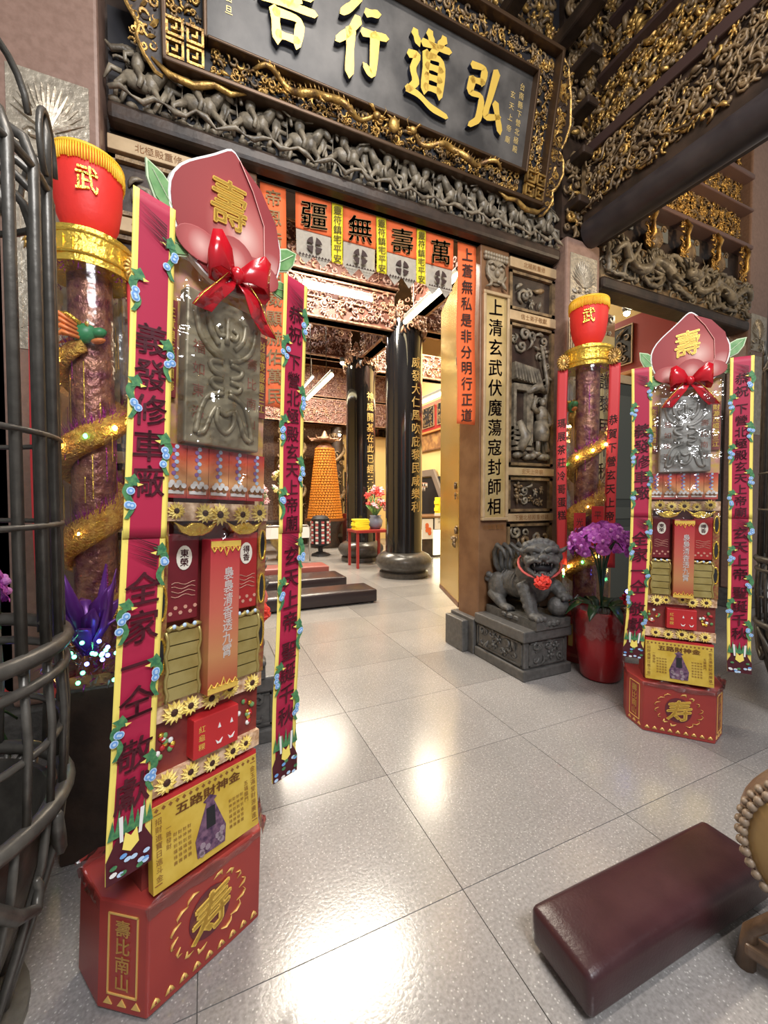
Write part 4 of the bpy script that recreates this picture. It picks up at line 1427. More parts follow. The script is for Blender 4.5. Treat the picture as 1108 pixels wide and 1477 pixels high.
    for q in (0.0, 0.042):
        gi.prism([(q + 0.0, 0.70), (q + 0.012, 0.69), (q + 0.024, 0.70), (q + 0.018, 0.686), (q + 0.006, 0.686)], -0.007, -0.005)
        gi.prism([(q + 0.008, 0.735), (q + 0.018, 0.735), (q + 0.013, 0.75)], -0.007, -0.005)
    gi.build('bowl_print', M['white'], rbx)
    for q in (-1, 1):
        jw = MB()
        for kk in range(14):
            a = rr.uniform(0, 2 * PI)
            r = 0.032 * math.sqrt(rr.random())
            jw.ell((q * 0.135 + r * math.cos(a), 0.032, 0.728 + r * math.sin(a) * 1.3), (0.009, 0.005, 0.009), kk % 4, seg=6, rings=4)
        stuff(jw.build('posy', [M['leaf'], M['bred'], M['white'], M['goldfoil']], t, True))
    # niche with candle box, gold bars and packets
    MB().box(-0.178, 0.178, 0.05, 0.08, 0.86, 1.385).build('niche_back', M['dred'], t)
    for q in (-1, 1):
        sfm = MB()
        sfm.box(*sorted((q * 0.182, q * 0.15)), 0.01, 0.06, 0.86, 1.385)
        for kk in range(3):
            n = 14
            zc = 1.0 + kk * 0.15
            sfm.tube([(q * 0.166 + 0.012 * math.cos(2 * PI * i / n), 0.008, zc + 0.05 * math.sin(2 * PI * i / n)) for i in range(n)], 0.004, 5, 1, closed=True)
            sfm.prism([(q * 0.166 + 0.011 * math.cos(2 * PI * i / n), zc + 0.048 * math.sin(2 * PI * i / n)) for i in range(n)], 0.007, 0.011, 2)
        sfm.build('side_frame', [mat('gold_brocade', (0.40, 0.24, 0.07), 0.4, 0.4, col2=(0.30, 0.07, 0.05), nscale=70), M['goldfoil'], M['void']], t)
        for kk in range(5):
            place(GBAR, 'gold_bar', t, (q * 0.104, 0.02, 0.868 + kk * 0.040), (0, 0, 0))
        bd = MB()
        for x0 in (q * 0.056, q * 0.152):
            bd.tube([(x0 + 0.004 * math.sin(i * 1.9), 0.0, 0.865 + i * 0.0225) for i in range(10)], 0.005, 5)
        bd.tube([(q * (0.055 + i * 0.0108), 0.0, 1.075 + 0.005 * math.sin(i * 1.9)) for i in range(10)], 0.007, 5)
        for i in range(3):
            bd.ell((q * (0.075 + 0.03 * i), -0.004, 1.08), (0.007, 0.004, 0.007), 1, seg=6, rings=4)
        bd.build('bar_border', [M['goldbar'], M['lblue']], t, True)
        pk = MB().box(q * 0.104 - 0.046, q * 0.104 + 0.046, 0.012, 0.045, 1.09, 1.345).build('packet', mat('packet_maroon', (0.17, 0.012, 0.02), 0.4, col2=(0.13, 0.01, 0.016), nscale=10) if q < 0 else mat('packet_red', (0.36, 0.02, 0.02), 0.4), t, bevel=0.004)
        MB().disc((q * 0.104, 1.275), 0.023, 0.009, 0, 18, 0.036).build('oval_label', PAPERTXT, pk)
        text('東榮' if q < 0 else '得香', 0.026, M['inkr'], pk, (q * 0.104, 0.0085, 1.275), line=1.0, bold=0.02)
        wv = MB()
        for kk in range(4):
            wv.tube([(q * 0.104 - 0.035 + i * 0.01, 0.0105, 1.20 - kk * 0.012 + 0.004 * math.sin(i * 1.2 + kk)) for i in range(8)], 0.0012, 4)
        for kk in range(6):
            wv.disc((q * 0.104 - 0.036 + kk * 0.0145, 1.115 + 0.015 * (kk % 2)), 0.006, 0.0105, 0, 6)
        wv.build('wave_print', mat('print_rose', (0.55, 0.28, 0.20), 0.5), pk)
    for q in (-1, 1):
        ig = MB()
        ig.prism([(-0.07, 0.045), (-0.045, 0.012), (-0.02, 0.0), (0.02, 0.0), (0.045, 0.012), (0.07, 0.045), (0.035, 0.028), (0.015, 0.04), (-0.015, 0.04), (-0.035, 0.028)], 0.0, 0.03)
        ig.build('gold_ingot', M['goldfoil'], t, loc=(q * 0.082 + 0.01, 0.0, 1.338), bevel=0.004)
    cb = MB().box(-0.05, 0.05, -0.035, 0.02, 0.0, 0.47).build('candle_box', MATS['candle_box'], t, loc=(0.003, 0, 0.858), bevel=0.003)
    text('裊裊清香透九霄', 0.042, M['white'], cb, (0.010, -0.0365, 0.245), line=0.95, bold=0.008, slant=0.1, sx=0.8)
    fg = MB()
    for z0, sg in ((0.455, -1), (0.012, 1)):
        fg.box(-0.05, 0.05, -0.0365, -0.035, min(z0, z0 + sg * 0.0) - 0.008, z0 + 0.010)
        for kk in range(5):
            x = -0.04 + kk * 0.02
            fg.tube([(x - 0.008, -0.037, z0 + sg * 0.008), (x, -0.038, z0 + sg * (0.022 + 0.012 * (kk == 2))), (x + 0.008, -0.037, z0 + sg * 0.010), (x + 0.002, -0.037, z0 + sg * 0.012)], 0.0028, 4)
    stuff(fg.build('gold_filigree', M['goldp'], cb))
    # printed panel row under the tablet
    for q in range(5):
        w0 = 0.068
        x = -0.17 + q * w0
        p = MB().box(0.001, w0 - 0.001, 0.0, 0.02, 0.0, 0.155).build('printed_panel', MATS['panel_print'], t, loc=(x, 0.012, 1.45))
        z_ = MB()
        for kk in range(9):
            z_.disc((w0 / 2 + 0.004 * (-1) ** kk, 0.06 + kk * 0.011), 0.0065, -0.002, kk % 2, 7)
        for kk in range(8):
            z_.disc((0.012 + kk * 0.0065, 0.028 + 0.008 * (kk % 3)), 0.008, -0.003 - 0.0005 * kk, 2 if kk % 3 else 3, 8)
        z_.box(0.008, w0 - 0.008, -0.003, 0, 0.012, 0.022, 2)
        z_.build('figure_print', [M['lblue'], mat('print_violet', (0.30, 0.15, 0.42), 0.6), M['white'], M['brownp']], p)
    # back board and couplets beside the tablet
    MB().box(-0.182, 0.182, 0.04, 0.07, 1.60, 2.16).build('floral_board', mat('floral_board', (0.62, 0.40, 0.08), 0.5, col2=(0.62, 0.30, 0.24), nscale=28), t)
    for q, s in ((-1, '生意興隆通四海'), (1, '財源茂盛達三江')):
        st_ = MB().box(q * 0.155 - 0.022, q * 0.155 + 0.022, 0.025, 0.04, 1.74, 2.02).build('couplet_strip', M['dred'], t)
        text(s, 0.034, M['goldp'], st_, (q * 0.155, 0.0235, 1.88), line=1.05, bold=0.02)
    # embossed tablet
    tb = MB().box(-0.126, 0.126, -0.015, 0.03, 1.612, 2.06).build('tablet', tabmat, t, bevel=0.006)
    em = MB()

    def stroke(P, r=0.009):
        P = np.array(P)
        S = [P[0]]
        for i in range(len(P) - 1):
            for q in range(1, 6):
                S.append(P[i] + (P[i + 1] - P[i]) * q / 5)
        S = np.array(S)
        for _ in range(5):
            s2 = S.copy()
            s2[1:-1] = 0.25 * S[:-2] + 0.5 * S[1:-1] + 0.25 * S[2:]
            S = s2
        em.tube([(x * 0.9, -0.017, 1.84 + z * 0.9) for x, z in S], r, 6)
    for q in (-1, 1):
        stroke([(q * 0.115, 0.19), (q * 0.10, 0.10), (q * 0.05, 0.055), (q * 0.01, 0.045)])
        stroke([(q * 0.07, 0.19), (q * 0.065, 0.13), (q * 0.03, 0.09)])
        stroke([(q * 0.02, 0.16), (q * 0.045, 0.15), (q * 0.03, 0.12), (q * 0.01, 0.13)], 0.007)
        stroke([(q * 0.015, 0.035), (q * 0.065, 0.03), (q * 0.055, 0.0), (q * 0.015, -0.015)])
        stroke([(q * 0.015, -0.025), (q * 0.06, -0.03), (q * 0.05, -0.055), (q * 0.01, -0.06)])
        stroke([(q * 0.01, -0.07), (q * 0.07, -0.085), (q * 0.095, -0.15), (q * 0.105, -0.22)])
        stroke([(q * 0.10, -0.22), (q * 0.075, -0.215), (q * 0.055, -0.15), (q * 0.035, -0.12)])
    stroke([(0, 0.19), (0, 0.10)])
    stroke([(-0.03, -0.12), (-0.035, -0.17), (0.0, -0.215), (0.035, -0.17), (0.03, -0.12), (0, -0.15), (-0.03, -0.12)])
    em.build('embossed_seal', tabmat, tb, True)
    text('福如東海', 0.040, mat('faded_red_print', (0.30, 0.10, 0.06), 0.6), tb, (-0.088, -0.0165, 1.80), line=1.6)
    text('壽比南山', 0.040, MATS['faded_red_print'], tb, (0.092, -0.0165, 1.80), line=1.6)
    # peach board
    pe_ = bpy.data.objects.new('peach_board', None)
    C.objects.link(pe_)
    pe_.parent = t
    pe_.location = (0.012, -0.005, 2.135)
    pe_.scale = (1, 1, 1.08)
    MB().prism(scaled(PEACH, 1.0), 0.0, 0.02).build('white_backing', M['white'], pe_)
    MB().prism(scaled(PEACH, 0.965), -0.003, 0.0).build('peach_face', MATS['peach_red'], pe_)
    lobe = [(0.04, 0.355), (0.0, 0.365), (0.06, 0.30), (0.11, 0.22), (0.115, 0.12), (0.085, 0.03), (0.13, 0.03), (0.172, 0.10), (0.182, 0.17), (0.165, 0.24), (0.10, 0.32)][::-1]
    lobe = [(0.02, 0.362), (0.07, 0.30), (0.115, 0.22), (0.12, 0.12), (0.095, 0.035), (0.135, 0.045), (0.172, 0.10), (0.184, 0.17), (0.165, 0.25), (0.10, 0.325)]
    MB().prism(lobe, -0.006, 0.0).build('side_lobe', MATS['peach_lobe'], pe_)
    ln = MB().tube([(x, -0.0075, z) for x, z in lobe[:5]], 0.0022, 4)
    ln.build('crease', mat('crease_rose', (0.72, 0.34, 0.30), 0.4), pe_, True)
    for x, z, rx, rz_ in ((-0.10, 0.055, 0.075, 0.045), (0.105, 0.065, 0.075, 0.045), (0.01, 0.062, 0.072, 0.066)):
        n = 22
        MB().prism([(rx * math.cos(2 * PI * i / n), rz_ * math.sin(2 * PI * i / n)) for i in range(n)], -0.004 if abs(x) > 0.05 else -0.009, 0.0).build('small_lobe', MATS['peach_small'], pe_, loc=(x, -0.005, z), bevel=0.002)
    text('壽', 0.145, M['goldp'], pe_, (-0.012, -0.0045, 0.215), ext=0.002, bold=0.012, slant=0.15, name='lettering', sx=0.9)
    # leaves
    for x, z, a, s in ((-0.20, 0.14, 40, 1.0), (-0.17, 0.03, 95, 0.9), (0.205, 0.16, -50, 1.0), (0.20, 0.06, -80, 0.8)):
        lf = MB()
        out = [(0, -0.05), (0.02, -0.03), (0.028, 0.0), (0.02, 0.035), (0.0, 0.065), (-0.02, 0.035), (-0.028, 0.0), (-0.02, -0.03)]
        lf.prism([(px * 1.18, pz * 1.12) for px, pz in out], 0.004, 0.010, 1)
        lf.prism(out, 0.001, 0.004, 0)
        lf.tube([(0, 0.0, -0.045), (0, 0.0, 0.05)], 0.0015, 4, 1)
        o = lf.build('leaf', [M['leaf'], mat('leaf_edge', (0.55, 0.66, 0.42), 0.5)], pe_, loc=(x, 0.0, z), rot=(0, R(-a), 0))
        o.scale = (s * 1.1, 1, s * 1.1)
    # satin bow
    bw = bpy.data.objects.new('satin_bow', None)
    C.objects.link(bw)
    bw.parent = t
    bw.location = (0.01, -0.035, 2.14)
    for q in (-1, 1):
        pts = [(0, 0, 0), (q * 0.035, -0.03, 0.022), (q * 0.075, -0.05, 0.034), (q * 0.10, -0.045, 0.018), (q * 0.095, -0.02, -0.008), (q * 0.05, 0.0, -0.014), (0, 0.004, -0.002)]
        V, F = [], []
        for i, (x, y, z) in enumerate(pts):
            hh = (0.012, 0.035, 0.052, 0.056, 0.048, 0.03, 0.012)[i]
            V += [(x, y - 0.004 * math.sin(i * 2), z - hh), (x * 1.04, y + 0.012 * (i % 2), z), (x, y - 0.004 * math.sin(i * 2), z + hh)]
        for i in range(len(pts) - 1):
            for j in range(2):
                a_ = i * 3 + j
                F.append((a_, a_ + 3, a_ + 4, a_ + 1))
        o = MB().add(V, F).build('bow_loop', M['satin'], bw, True)
        sd = o.modifiers.new('thick', 'SOLIDIFY')
        sd.thickness = 0.003
        V, F = [], []
        tail = [(q * 0.008, -0.008, -0.01), (q * 0.045, -0.02, -0.055), (q * 0.085, -0.012, -0.105), (q * 0.115, -0.018, -0.15)]
        for i, (x, y, z) in enumerate(tail):
            hh = (0.012, 0.026, 0.030, 0.028)[i]
            V += [(x - hh, y - 0.008 * (i % 2), z - 0.012 * q * 0), (x, y + 0.008, z + 0.006), (x + hh, y - 0.008 * (i % 2), z)]
        for i in range(3):
            for j in range(2):
                a_ = i * 3 + j
                F.append((a_, a_ + 3, a_ + 4, a_ + 1))
        o = MB().add(V, F).build('bow_tail', M['satin'], bw, True)
        sd = o.modifiers.new('thick', 'SOLIDIFY')
        sd.thickness = 0.003
        MB().tube([(x + q * 0.026, y - 0.010, z) for x, y, z in tail], 0.0018, 4).build('gold_edge', M['goldfoil'], bw, True)
    MB().ell((0, -0.012, 0), (0.022, 0.02, 0.026), seg=12, rings=8).build('bow_knot', M['satin'], bw, True)
    # clear cellophane draped over the tablet
    rr2 = random.Random(seed + 50)
    offx = rr2.uniform(0, 20)

    def cell(x, y, z):
        return (x, -0.045 - 0.016 * noise.noise((x * 14 + offx, z * 11, 1.0)) - 0.008 * noise.noise((x * 40, z * 34, offx)), z)
    sheet('cellophane', -0.165, 0.165, 1.33, 2.13, 26, 50, cell, [M['film']], t, None, 0)
    # paper banners
    stand_ribbon(t, -0.226, [('義發修車廠', 0.088, 1.68), ('全家一仝', 0.092, 1.06), ('敬獻', 0.092, 0.72)], -1, seed + 1)
    stand_ribbon(t, 0.262, [('恭祝', 0.064, 2.09), ('下營北極殿玄天上帝廟', 0.060, 1.665), ('玄天上帝', 0.072, 1.14), ('聖誕千秋', 0.072, 0.80)], 1, seed + 2)
    return t


a = R(29)
make_stand('tall peach offering stand at the left, tan tablet and red banners, nearest the camera', (-0.167 + 0.185 * math.cos(a), 1.252 + 0.185 * math.sin(a), 0), a, R(2.3), M['slate'], 1)
a = R(-48)
make_stand('peach offering stand on the right with grey tablet beside the orchid pot', (2.50 + 0.183 * math.cos(a), 1.637 + 0.183 * math.sin(a), 0), a, 0.0, M['slate2'], 2)


# ================================================================== stone lions
def lion_mesh():
    b = MB()
    b.ell((0, 0.10, 0.40), (0.165, 0.32, 0.175), seg=16, rings=10)
    b.ell((0, -0.17, 0.46), (0.185, 0.17, 0.24), seg=16, rings=10)
    for k in range(6):
        b.tube([(0.15 * math.cos(R(a_)) * 1.06, 0.02 + k * 0.045, 0.41 + 0.17 * math.sin(R(a_)) * 1.03) for a_ in range(-60, 61, 20)], 0.012, 6)
        b.tube([(-0.15 * math.cos(R(a_)) * 1.06, 0.02 + k * 0.045, 0.41 + 0.17 * math.sin(R(a_)) * 1.03) for a_ in range(-60, 61, 20)], 0.012, 6)
    for q in (-1, 1):
        b.ell((q * 0.125, 0.32, 0.33), (0.10, 0.16, 0.19), seg=14, rings=9)
        b.tube([(q * 0.16, 0.36, 0.26), (q * 0.175, 0.22, 0.19), (q * 0.175, 0.16, 0.14)], [0.085, 0.07, 0.055], 10)
        b.ell((q * 0.175, 0.10, 0.13), (0.065, 0.10, 0.045), seg=12, rings=8)
        for k in range(3):
            b.ell((q * 0.175 + (k - 1) * 0.04, 0.03, 0.125), (0.022, 0.035, 0.028), seg=8, rings=6)
        b.ell((q * 0.19, 0.44, 0.42), 0.04, seg=8, rings=6)
        b.ell((q * 0.20, 0.40, 0.48), 0.04, seg=8, rings=6)
    # front legs: left straight, right resting on a ball
    b.tube([(-0.13, -0.16, 0.45), (-0.16, -0.25, 0.33), (-0.165, -0.30, 0.20), (-0.165, -0.33, 0.14)], [0.10, 0.082, 0.07, 0.062], 12)
    b.ell((-0.165, -0.38, 0.13), (0.075, 0.095, 0.05), seg=12, rings=8)
    b.tube([(0.13, -0.16, 0.45), (0.17, -0.30, 0.42), (0.17, -0.38, 0.36)], [0.10, 0.08, 0.065], 12)
    b.ell((0.165, -0.41, 0.34), (0.07, 0.075, 0.05), seg=12, rings=8)
    b.ell((0.15, -0.36, 0.21), 0.115, seg=14, rings=10)
    for k in range(3):
        b.ell((-0.165 + (k - 1) * 0.045, -0.455, 0.12), (0.025, 0.035, 0.032), seg=8, rings=6)
        b.ell((0.165 + (k - 1) * 0.045, -0.47, 0.32), (0.025, 0.03, 0.032), seg=8, rings=6)
    for k in range(4):
        b.ell((-0.225, -0.17 - 0.035 * k, 0.44 - 0.07 * k), (0.022, 0.03, 0.035), seg=7, rings=5)
    b.tube([(0, -0.12, 0.55), (-0.04, -0.22, 0.68)], [0.19, 0.17], 14)
    # head, turned towards the doorway
    h = MB()
    h.ell((0, 0.02, 0.03), (0.195, 0.16, 0.165), seg=18, rings=12)
    h.ell((0, -0.13, 0.025), (0.15, 0.10, 0.055), seg=14, rings=8)
    h.ell((0, -0.235, 0.055), (0.052, 0.036, 0.036), seg=10, rings=7)
    for q in (-1, 1):
        h.ell((q * 0.035, -0.25, 0.045), (0.022, 0.02, 0.02), seg=8, rings=6)
        h.tube([(q * 0.02, -0.17, 0.105), (q * 0.07, -0.175, 0.135), (q * 0.13, -0.13, 0.125), (q * 0.17, -0.06, 0.085)], [0.028, 0.036, 0.034, 0.02], 8)
        h.ell((q * 0.08, -0.135, 0.085), (0.045, 0.04, 0.036), seg=12, rings=8)
        h.ell((q * 0.135, -0.10, 0.0), (0.05, 0.06, 0.06), seg=10, rings=7)
        h.tube([(q * 0.02, -0.245, 0.005), (q * 0.08, -0.225, 0.015), (q * 0.135, -0.15, -0.02), (q * 0.145, -0.09, -0.09)], [0.022, 0.024, 0.026, 0.026], 8)
        h.tube([(0, -0.20, -0.165), (q * 0.07, -0.18, -0.155), (q * 0.125, -0.12, -0.11), (q * 0.145, -0.08, -0.08)], [0.026, 0.026, 0.026, 0.02], 8)
        h.tube([(q * 0.16, 0.04, 0.08), (q * 0.235, 0.03, 0.10), (q * 0.31, 0.02, 0.17)], [0.05, 0.055, 0.012], 8, flat=0.5)
    h.ell((0, -0.08, -0.155), (0.125, 0.12, 0.04), seg=14, rings=8)
    h.ell((0, -0.10, -0.20), (0.06, 0.05, 0.05), seg=10, rings=7)
    rr = random.Random(3)
    for k in range(9):
        a_ = R(-80 + 20 * k)
        h.ell((0.17 * math.sin(a_), 0.0, 0.06 + 0.14 * math.cos(a_)), 0.045, seg=9, rings=7)
    for k in range(26):
        a_ = rr.uniform(-1.9, 1.9)
        e_ = rr.uniform(-0.9, 1.0)
        h.ell((0.19 * math.sin(a_) * math.cos(e_) , 0.06 + 0.13 * math.cos(a_) * math.cos(e_), 0.03 + 0.18 * math.sin(e_)), 0.05, seg=9, rings=7)
    b.merge(h, rotz(R(-34)), (-0.045, -0.30, 0.755))
    return b


def mouth(m3):
    """dark throat, teeth and tongue"""
    d = MB()
    d.ell((0, -0.10, -0.07), (0.115, 0.10, 0.075), seg=14, rings=8)
    t_ = MB()
    for q in (-1, 1):
        t_.tube([(q * 0.085, -0.205, -0.005), (q * 0.083, -0.21, -0.06)], [0.014, 0.003], 6)
        t_.tube([(q * 0.075, -0.185, -0.145), (q * 0.075, -0.19, -0.10)], [0.013, 0.003], 6)
    for k in range(5):
        t_.ell((-0.05 + 0.025 * k, -0.222, -0.015), (0.011, 0.008, 0.015), seg=6, rings=5)
        t_.ell((-0.05 + 0.025 * k, -0.195, -0.135), (0.011, 0.008, 0.014), seg=6, rings=5)
    t_.ell((0, -0.14, -0.125), (0.05, 0.07, 0.022), seg=10, rings=6)
    for q in (-1, 1):
        t_.ell((q * 0.08, -0.163, 0.082), (0.026, 0.018, 0.022), seg=10, rings=7)
    return d, t_


def make_lion(lab, ped_lab, x, y):
    pd = thing('lion_pedestal', ped_lab, 'pedestal', (x, y, 0), 0, 'pedestals of the stone lions')
    b = MB()
    b.box(-0.26, 0.26, -0.50, 0.145, 0.0, 0.085)
    b.box(-0.235, 0.235, -0.475, 0.145, 0.085, 0.31)
    b.box(-0.26, 0.26, -0.50, 0.145, 0.31, 0.40)
    b.build('block', M['stonelt'], pd, bevel=0.012)
    for nm, rot, loc, w in (('side_relief', R(-90), (-0.235, -0.165, 0), 0.58), ('front_relief', 0.0, (0, -0.475, 0), 0.38), ('side_relief', R(90), (0.235, -0.165, 0), 0.58)):
        c = MB()
        for x0, x1, z0, z1 in ((-w / 2, w / 2, 0.105, 0.115), (-w / 2, w / 2, 0.285, 0.295), (-w / 2, -w / 2 + 0.012, 0.105, 0.295), (w / 2 - 0.012, w / 2, 0.105, 0.295)):
            c.box(x0, x1, -0.008, 0.0, z0, z1)
        carve(c, -w / 2 + 0.04, w / 2 - 0.04, 0.125, 0.275, 0.0, 0.07, 81, (0,), (0, 1, 2, 3, 5), 1.2, depth=0.7)
        stuff(c.build(nm, M['stone'], pd, True, loc, (0, 0, rot), angle=35))
    t = thing('stone_lion', lab, 'statue', (x + 0.035, y - 0.185, 0.4), 0, 'stone lions')
    t.scale = LSC
    pb = MB()
    pb.box(-0.225, 0.225, -0.46, 0.41, 0.0, 0.10)
    for k in range(24):
        a_ = 2 * PI * k / 24
        pb.ell((0.20 * math.cos(a_), 0.40 * math.sin(a_) - 0.03, 0.06), (0.05, 0.07, 0.045), seg=7, rings=5)
    pb.build('rock_base', M['stone'], t, True, angle=35)
    fuse(lion_mesh(), 0.0085, 'body', M['stone'], 4, t)
    A, off = rotz(R(-34)), (-0.045, -0.30, 0.755)
    d, th = mouth(A)
    MB().merge(d, A, off).build('throat', M['void'], t, True)
    stuff(MB().merge(th, A, off).build('teeth', M['stone'], t, True))
    tl_ = MB()
    for q in (-0.09, -0.03, 0.03, 0.09):
        tl_.tube([(q * 0.6, 0.34, 0.44), (q * 1.1, 0.40, 0.60), (q * 1.5, 0.38, 0.76), (q * 1.7, 0.30, 0.86), (q * 1.6, 0.20, 0.80), (q * 1.5, 0.16, 0.70)], [0.03, 0.036, 0.034, 0.03, 0.024, 0.008], 7)
    tl_.build('tail', M['stone'], t, True)
    # red ribbon and rosette
    rb_ = MB()
    pts = []
    for k in range(15):
        a_ = R(-130 + 260 * k / 14)
        pts.append((0.22 * math.sin(a_), -0.20 * math.cos(a_), 0.10 - 0.13 * math.cos(a_)))
    rb_.tube(pts, 0.014, 6, flat=0.35)
    MB().merge(rb_, A, (-0.045, -0.29, 0.60)).build('neck_ribbon', mat('faded_red_ribbon', (0.42, 0.06, 0.05), 0.6), t, True)
    ro = MB()
    rr = random.Random(9)
    for k in range(46):
        a_, e_ = rr.uniform(0, 2 * PI), math.acos(rr.uniform(-0.2, 1))
        dv = np.array([math.sin(e_) * math.cos(a_), -math.cos(e_), math.sin(e_) * math.sin(a_)])
        ro.ell(dv * 0.06, (0.034, 0.013, 0.030), rot=rotz(rr.uniform(0, 3)) @ rotx(rr.uniform(0, 3)), seg=7, rings=5)
    MB().merge(ro, A, (-0.045, -0.29, 0.60)).build('rosette', mat('red_rosette', (0.75, 0.05, 0.03), 0.5), t, False, (-0.20 * math.sin(R(34)) - 0.02, -0.235 * math.cos(R(34)), -0.06))
    return t, pd


LSC = (0.82, 0.72, 0.735)
lt_, pd_ = make_lion('grey stone lion with open mouth and red rosette right of the doorway', 'carved dark stone pedestal under the right lion', 2.545, 2.945)
for src, lab in ((pd_, 'dark stone pedestal left of the doorway, mostly behind the left peach stand'), (lt_, 'stone lion left of the doorway, only its profile showing past the peach stand')):
    c = copy_tree(src)
    c.location = (2 * CX - src.location.x, src.location.y, src.location.z)
    c.scale = (-src.scale[0], src.scale[1], src.scale[2])
    c['label'] = lab
# ================================================================== lantern towers
def make_tower(lab, loc, rz, seed, s_left, s_right):
    t = thing('lantern_tower', lab, 'lantern', loc, rz, 'dragon lantern towers')
    t.scale = (0.78, 0.78, 1.0)
    rr = random.Random(seed)
    MB().lathe([(0.30, 0.0), (0.30, 0.05), (0.27, 0.07), (0.27, 0.40), (0.30, 0.42), (0.30, 0.46), (0.25, 0.48)], n=28).build('base_drum', M['red'], t, True, angle=30)
    tr = MB()
    for k in range(12):
        a = 2 * PI * k / 12
        tr.bar((0.272 * math.cos(a), 0.272 * math.sin(a), 0.235), (0.012, 0.05, 0.2), rot=rotz(a))
    stuff(tr.build('gold_panels', GOLDTXT, t))
    MB().lathe([(0.13, 0.48), (0.13, 2.64)], n=20).build('core', M['core'], t, True, angle=40)
    # tinsel dragon winding up the core
    n = 90
    P, rad = [], []
    for i in range(n):
        u = i / (n - 1)
        a = 2 * PI * 3.4 * u + seed
        P.append((0.165 * math.cos(a), 0.165 * math.sin(a), 0.62 + 1.62 * u))
        rad.append(0.072 * (0.45 + 0.7 * math.sin(PI * min(1, 0.15 + 0.8 * u))))
    MB().tube(P, rad, 8).build('dragon_body', M['tinsel'], t, True)
    fz = MB()
    for i in range(1, n - 1):
        p = np.array(P[i])
        nrm = np.array([p[0], p[1], 0]) / np.hypot(p[0], p[1])
        for q in range(9):
            v = np.array([rr.uniform(-0.6, 0.6), rr.uniform(-0.6, 0.6), 1.0]) + nrm * 0.4
            v /= np.linalg.norm(v)
            b0 = p + v * rad[i] * 0.8
            b1 = p + v * (rad[i] + 0.055)
            sd = np.cross(v, nrm) * 0.0035
            fz.add([b0 - sd, b0 + sd, b1], [(0, 1, 2)], 0)
        for q in range(7):
            v = nrm + np.array([rr.uniform(-0.9, 0.9), rr.uniform(-0.9, 0.9), rr.uniform(-0.9, 0.9)])
            v /= np.linalg.norm(v)
            b0 = p + v * rad[i] * 0.8
            b1 = p + v * (rad[i] + 0.012)
            sd = np.cross(v, (0, 0, 1.0)) * 0.005
            fz.add([b0 - sd, b0 + sd, b1], [(0, 1, 2)], 1)
    stuff(fz.build('tinsel_fringe', [M['tinselp'], M['goldfoil']], t))
    sc_ = MB()
    for i in range(2, n - 2, 3):
        p = np.array(P[i])
        nrm = np.array([p[0], p[1], 0]) / np.hypot(p[0], p[1])
        c = p + nrm * rad[i] * 0.85
        a = math.atan2(nrm[1], nrm[0])
        ring = [(0.0, 0.026 * math.cos(2 * PI * q / 8), 0.026 * math.sin(2 * PI * q / 8)) for q in range(8)]
        sc_.tube((np.array(ring) @ rotz(a).T) + c, 0.005, 4, closed=True)
    stuff(sc_.build('dragon_scales', M['goldfoil'], t, True))
    hd = MB()
    p = np.array(P[-1])
    hd.ell((0, 0, 0), (0.075, 0.05, 0.05), seg=10, rings=7)
    hd.ell((0.08, 0, -0.005), (0.05, 0.038, 0.026), seg=9, rings=6)
    hd.ell((0.07, 0, -0.045), (0.045, 0.03, 0.014), 1, seg=9, rings=6)
    for q in (-1, 1):
        hd.tube([(0, q * 0.03, 0.04), (-0.06, q * 0.05, 0.09), (-0.13, q * 0.05, 0.10)], [0.014, 0.012, 0.003], 5, 2)
        hd.ell((0.035, q * 0.035, 0.035), 0.014, 2, seg=7, rings=5)
        for k in range(4):
            hd.tube([(-0.02, q * 0.04, -0.03 + 0.02 * k), (-0.10, q * 0.07, 0.0 + 0.03 * k), (-0.17, q * 0.05, -0.02 + 0.05 * k)], [0.010, 0.013, 0.003], 4, 1)
    a = math.atan2(P[-1][1], P[-1][0]) + PI / 2
    hd.build('dragon_head', [mat('dragon_green', (0.04, 0.26, 0.10), 0.4), mat('dragon_orange', (0.75, 0.22, 0.06), 0.45), M['goldfoil']], t, True, loc=(p[0] * 1.05, p[1] * 1.05, p[2] + 0.05), rot=(0, R(-12), a))
    # tiny lamps
    for k in range(28):
        i = 3 + k * 3
        p = np.array(P[i]) * np.array([1.40, 1.40, 1])
        MB().ell((0, 0, 0), 0.013, seg=8, rings=6).build('small_lamp', M['ledw'] if k % 4 else M['ledg'], t, True, loc=p)
    # tinsel garlands
    gl_ = MB()
    for z, mi in ((2.60, 0), (0.52, 1), (0.56, 0)):
        for k in range(160):
            a = rr.uniform(0, 2 * PI)
            r = 0.235
            c = np.array([r * math.cos(a), r * math.sin(a), z + rr.uniform(-0.02, 0.02)])
            v = np.array([rr.uniform(-1, 1), rr.uniform(-1, 1), rr.uniform(-1, 1)])
            v = v / np.linalg.norm(v) * 0.022
            s2 = np.cross(v, (0.3, 0.5, 0.8)) * 0.2
            gl_.add([c - s2, c + s2, c + v], [(0, 1, 2)], mi)
    stuff(gl_.build('tinsel_garland', [M['tinselp'], M['goldfoil']], t))
    MB().lathe([(0.25, 0.48), (0.25, 2.64)], n=32).build('clear_tube', M['acryl'], t, True, angle=40)
    # gold crown band
    cb = MB().lathe([(0.255, 2.62), (0.262, 2.66), (0.255, 2.70), (0.255, 2.73), (0.268, 2.76), (0.262, 2.79), (0.20, 2.79), (0.12, 2.78)], n=30)
    for k in range(30):
        a = 2 * PI * k / 30
        cb.bar((0.258 * math.cos(a), 0.258 * math.sin(a), 2.71), (0.006, 0.006, 0.10), rot=rotz(a))
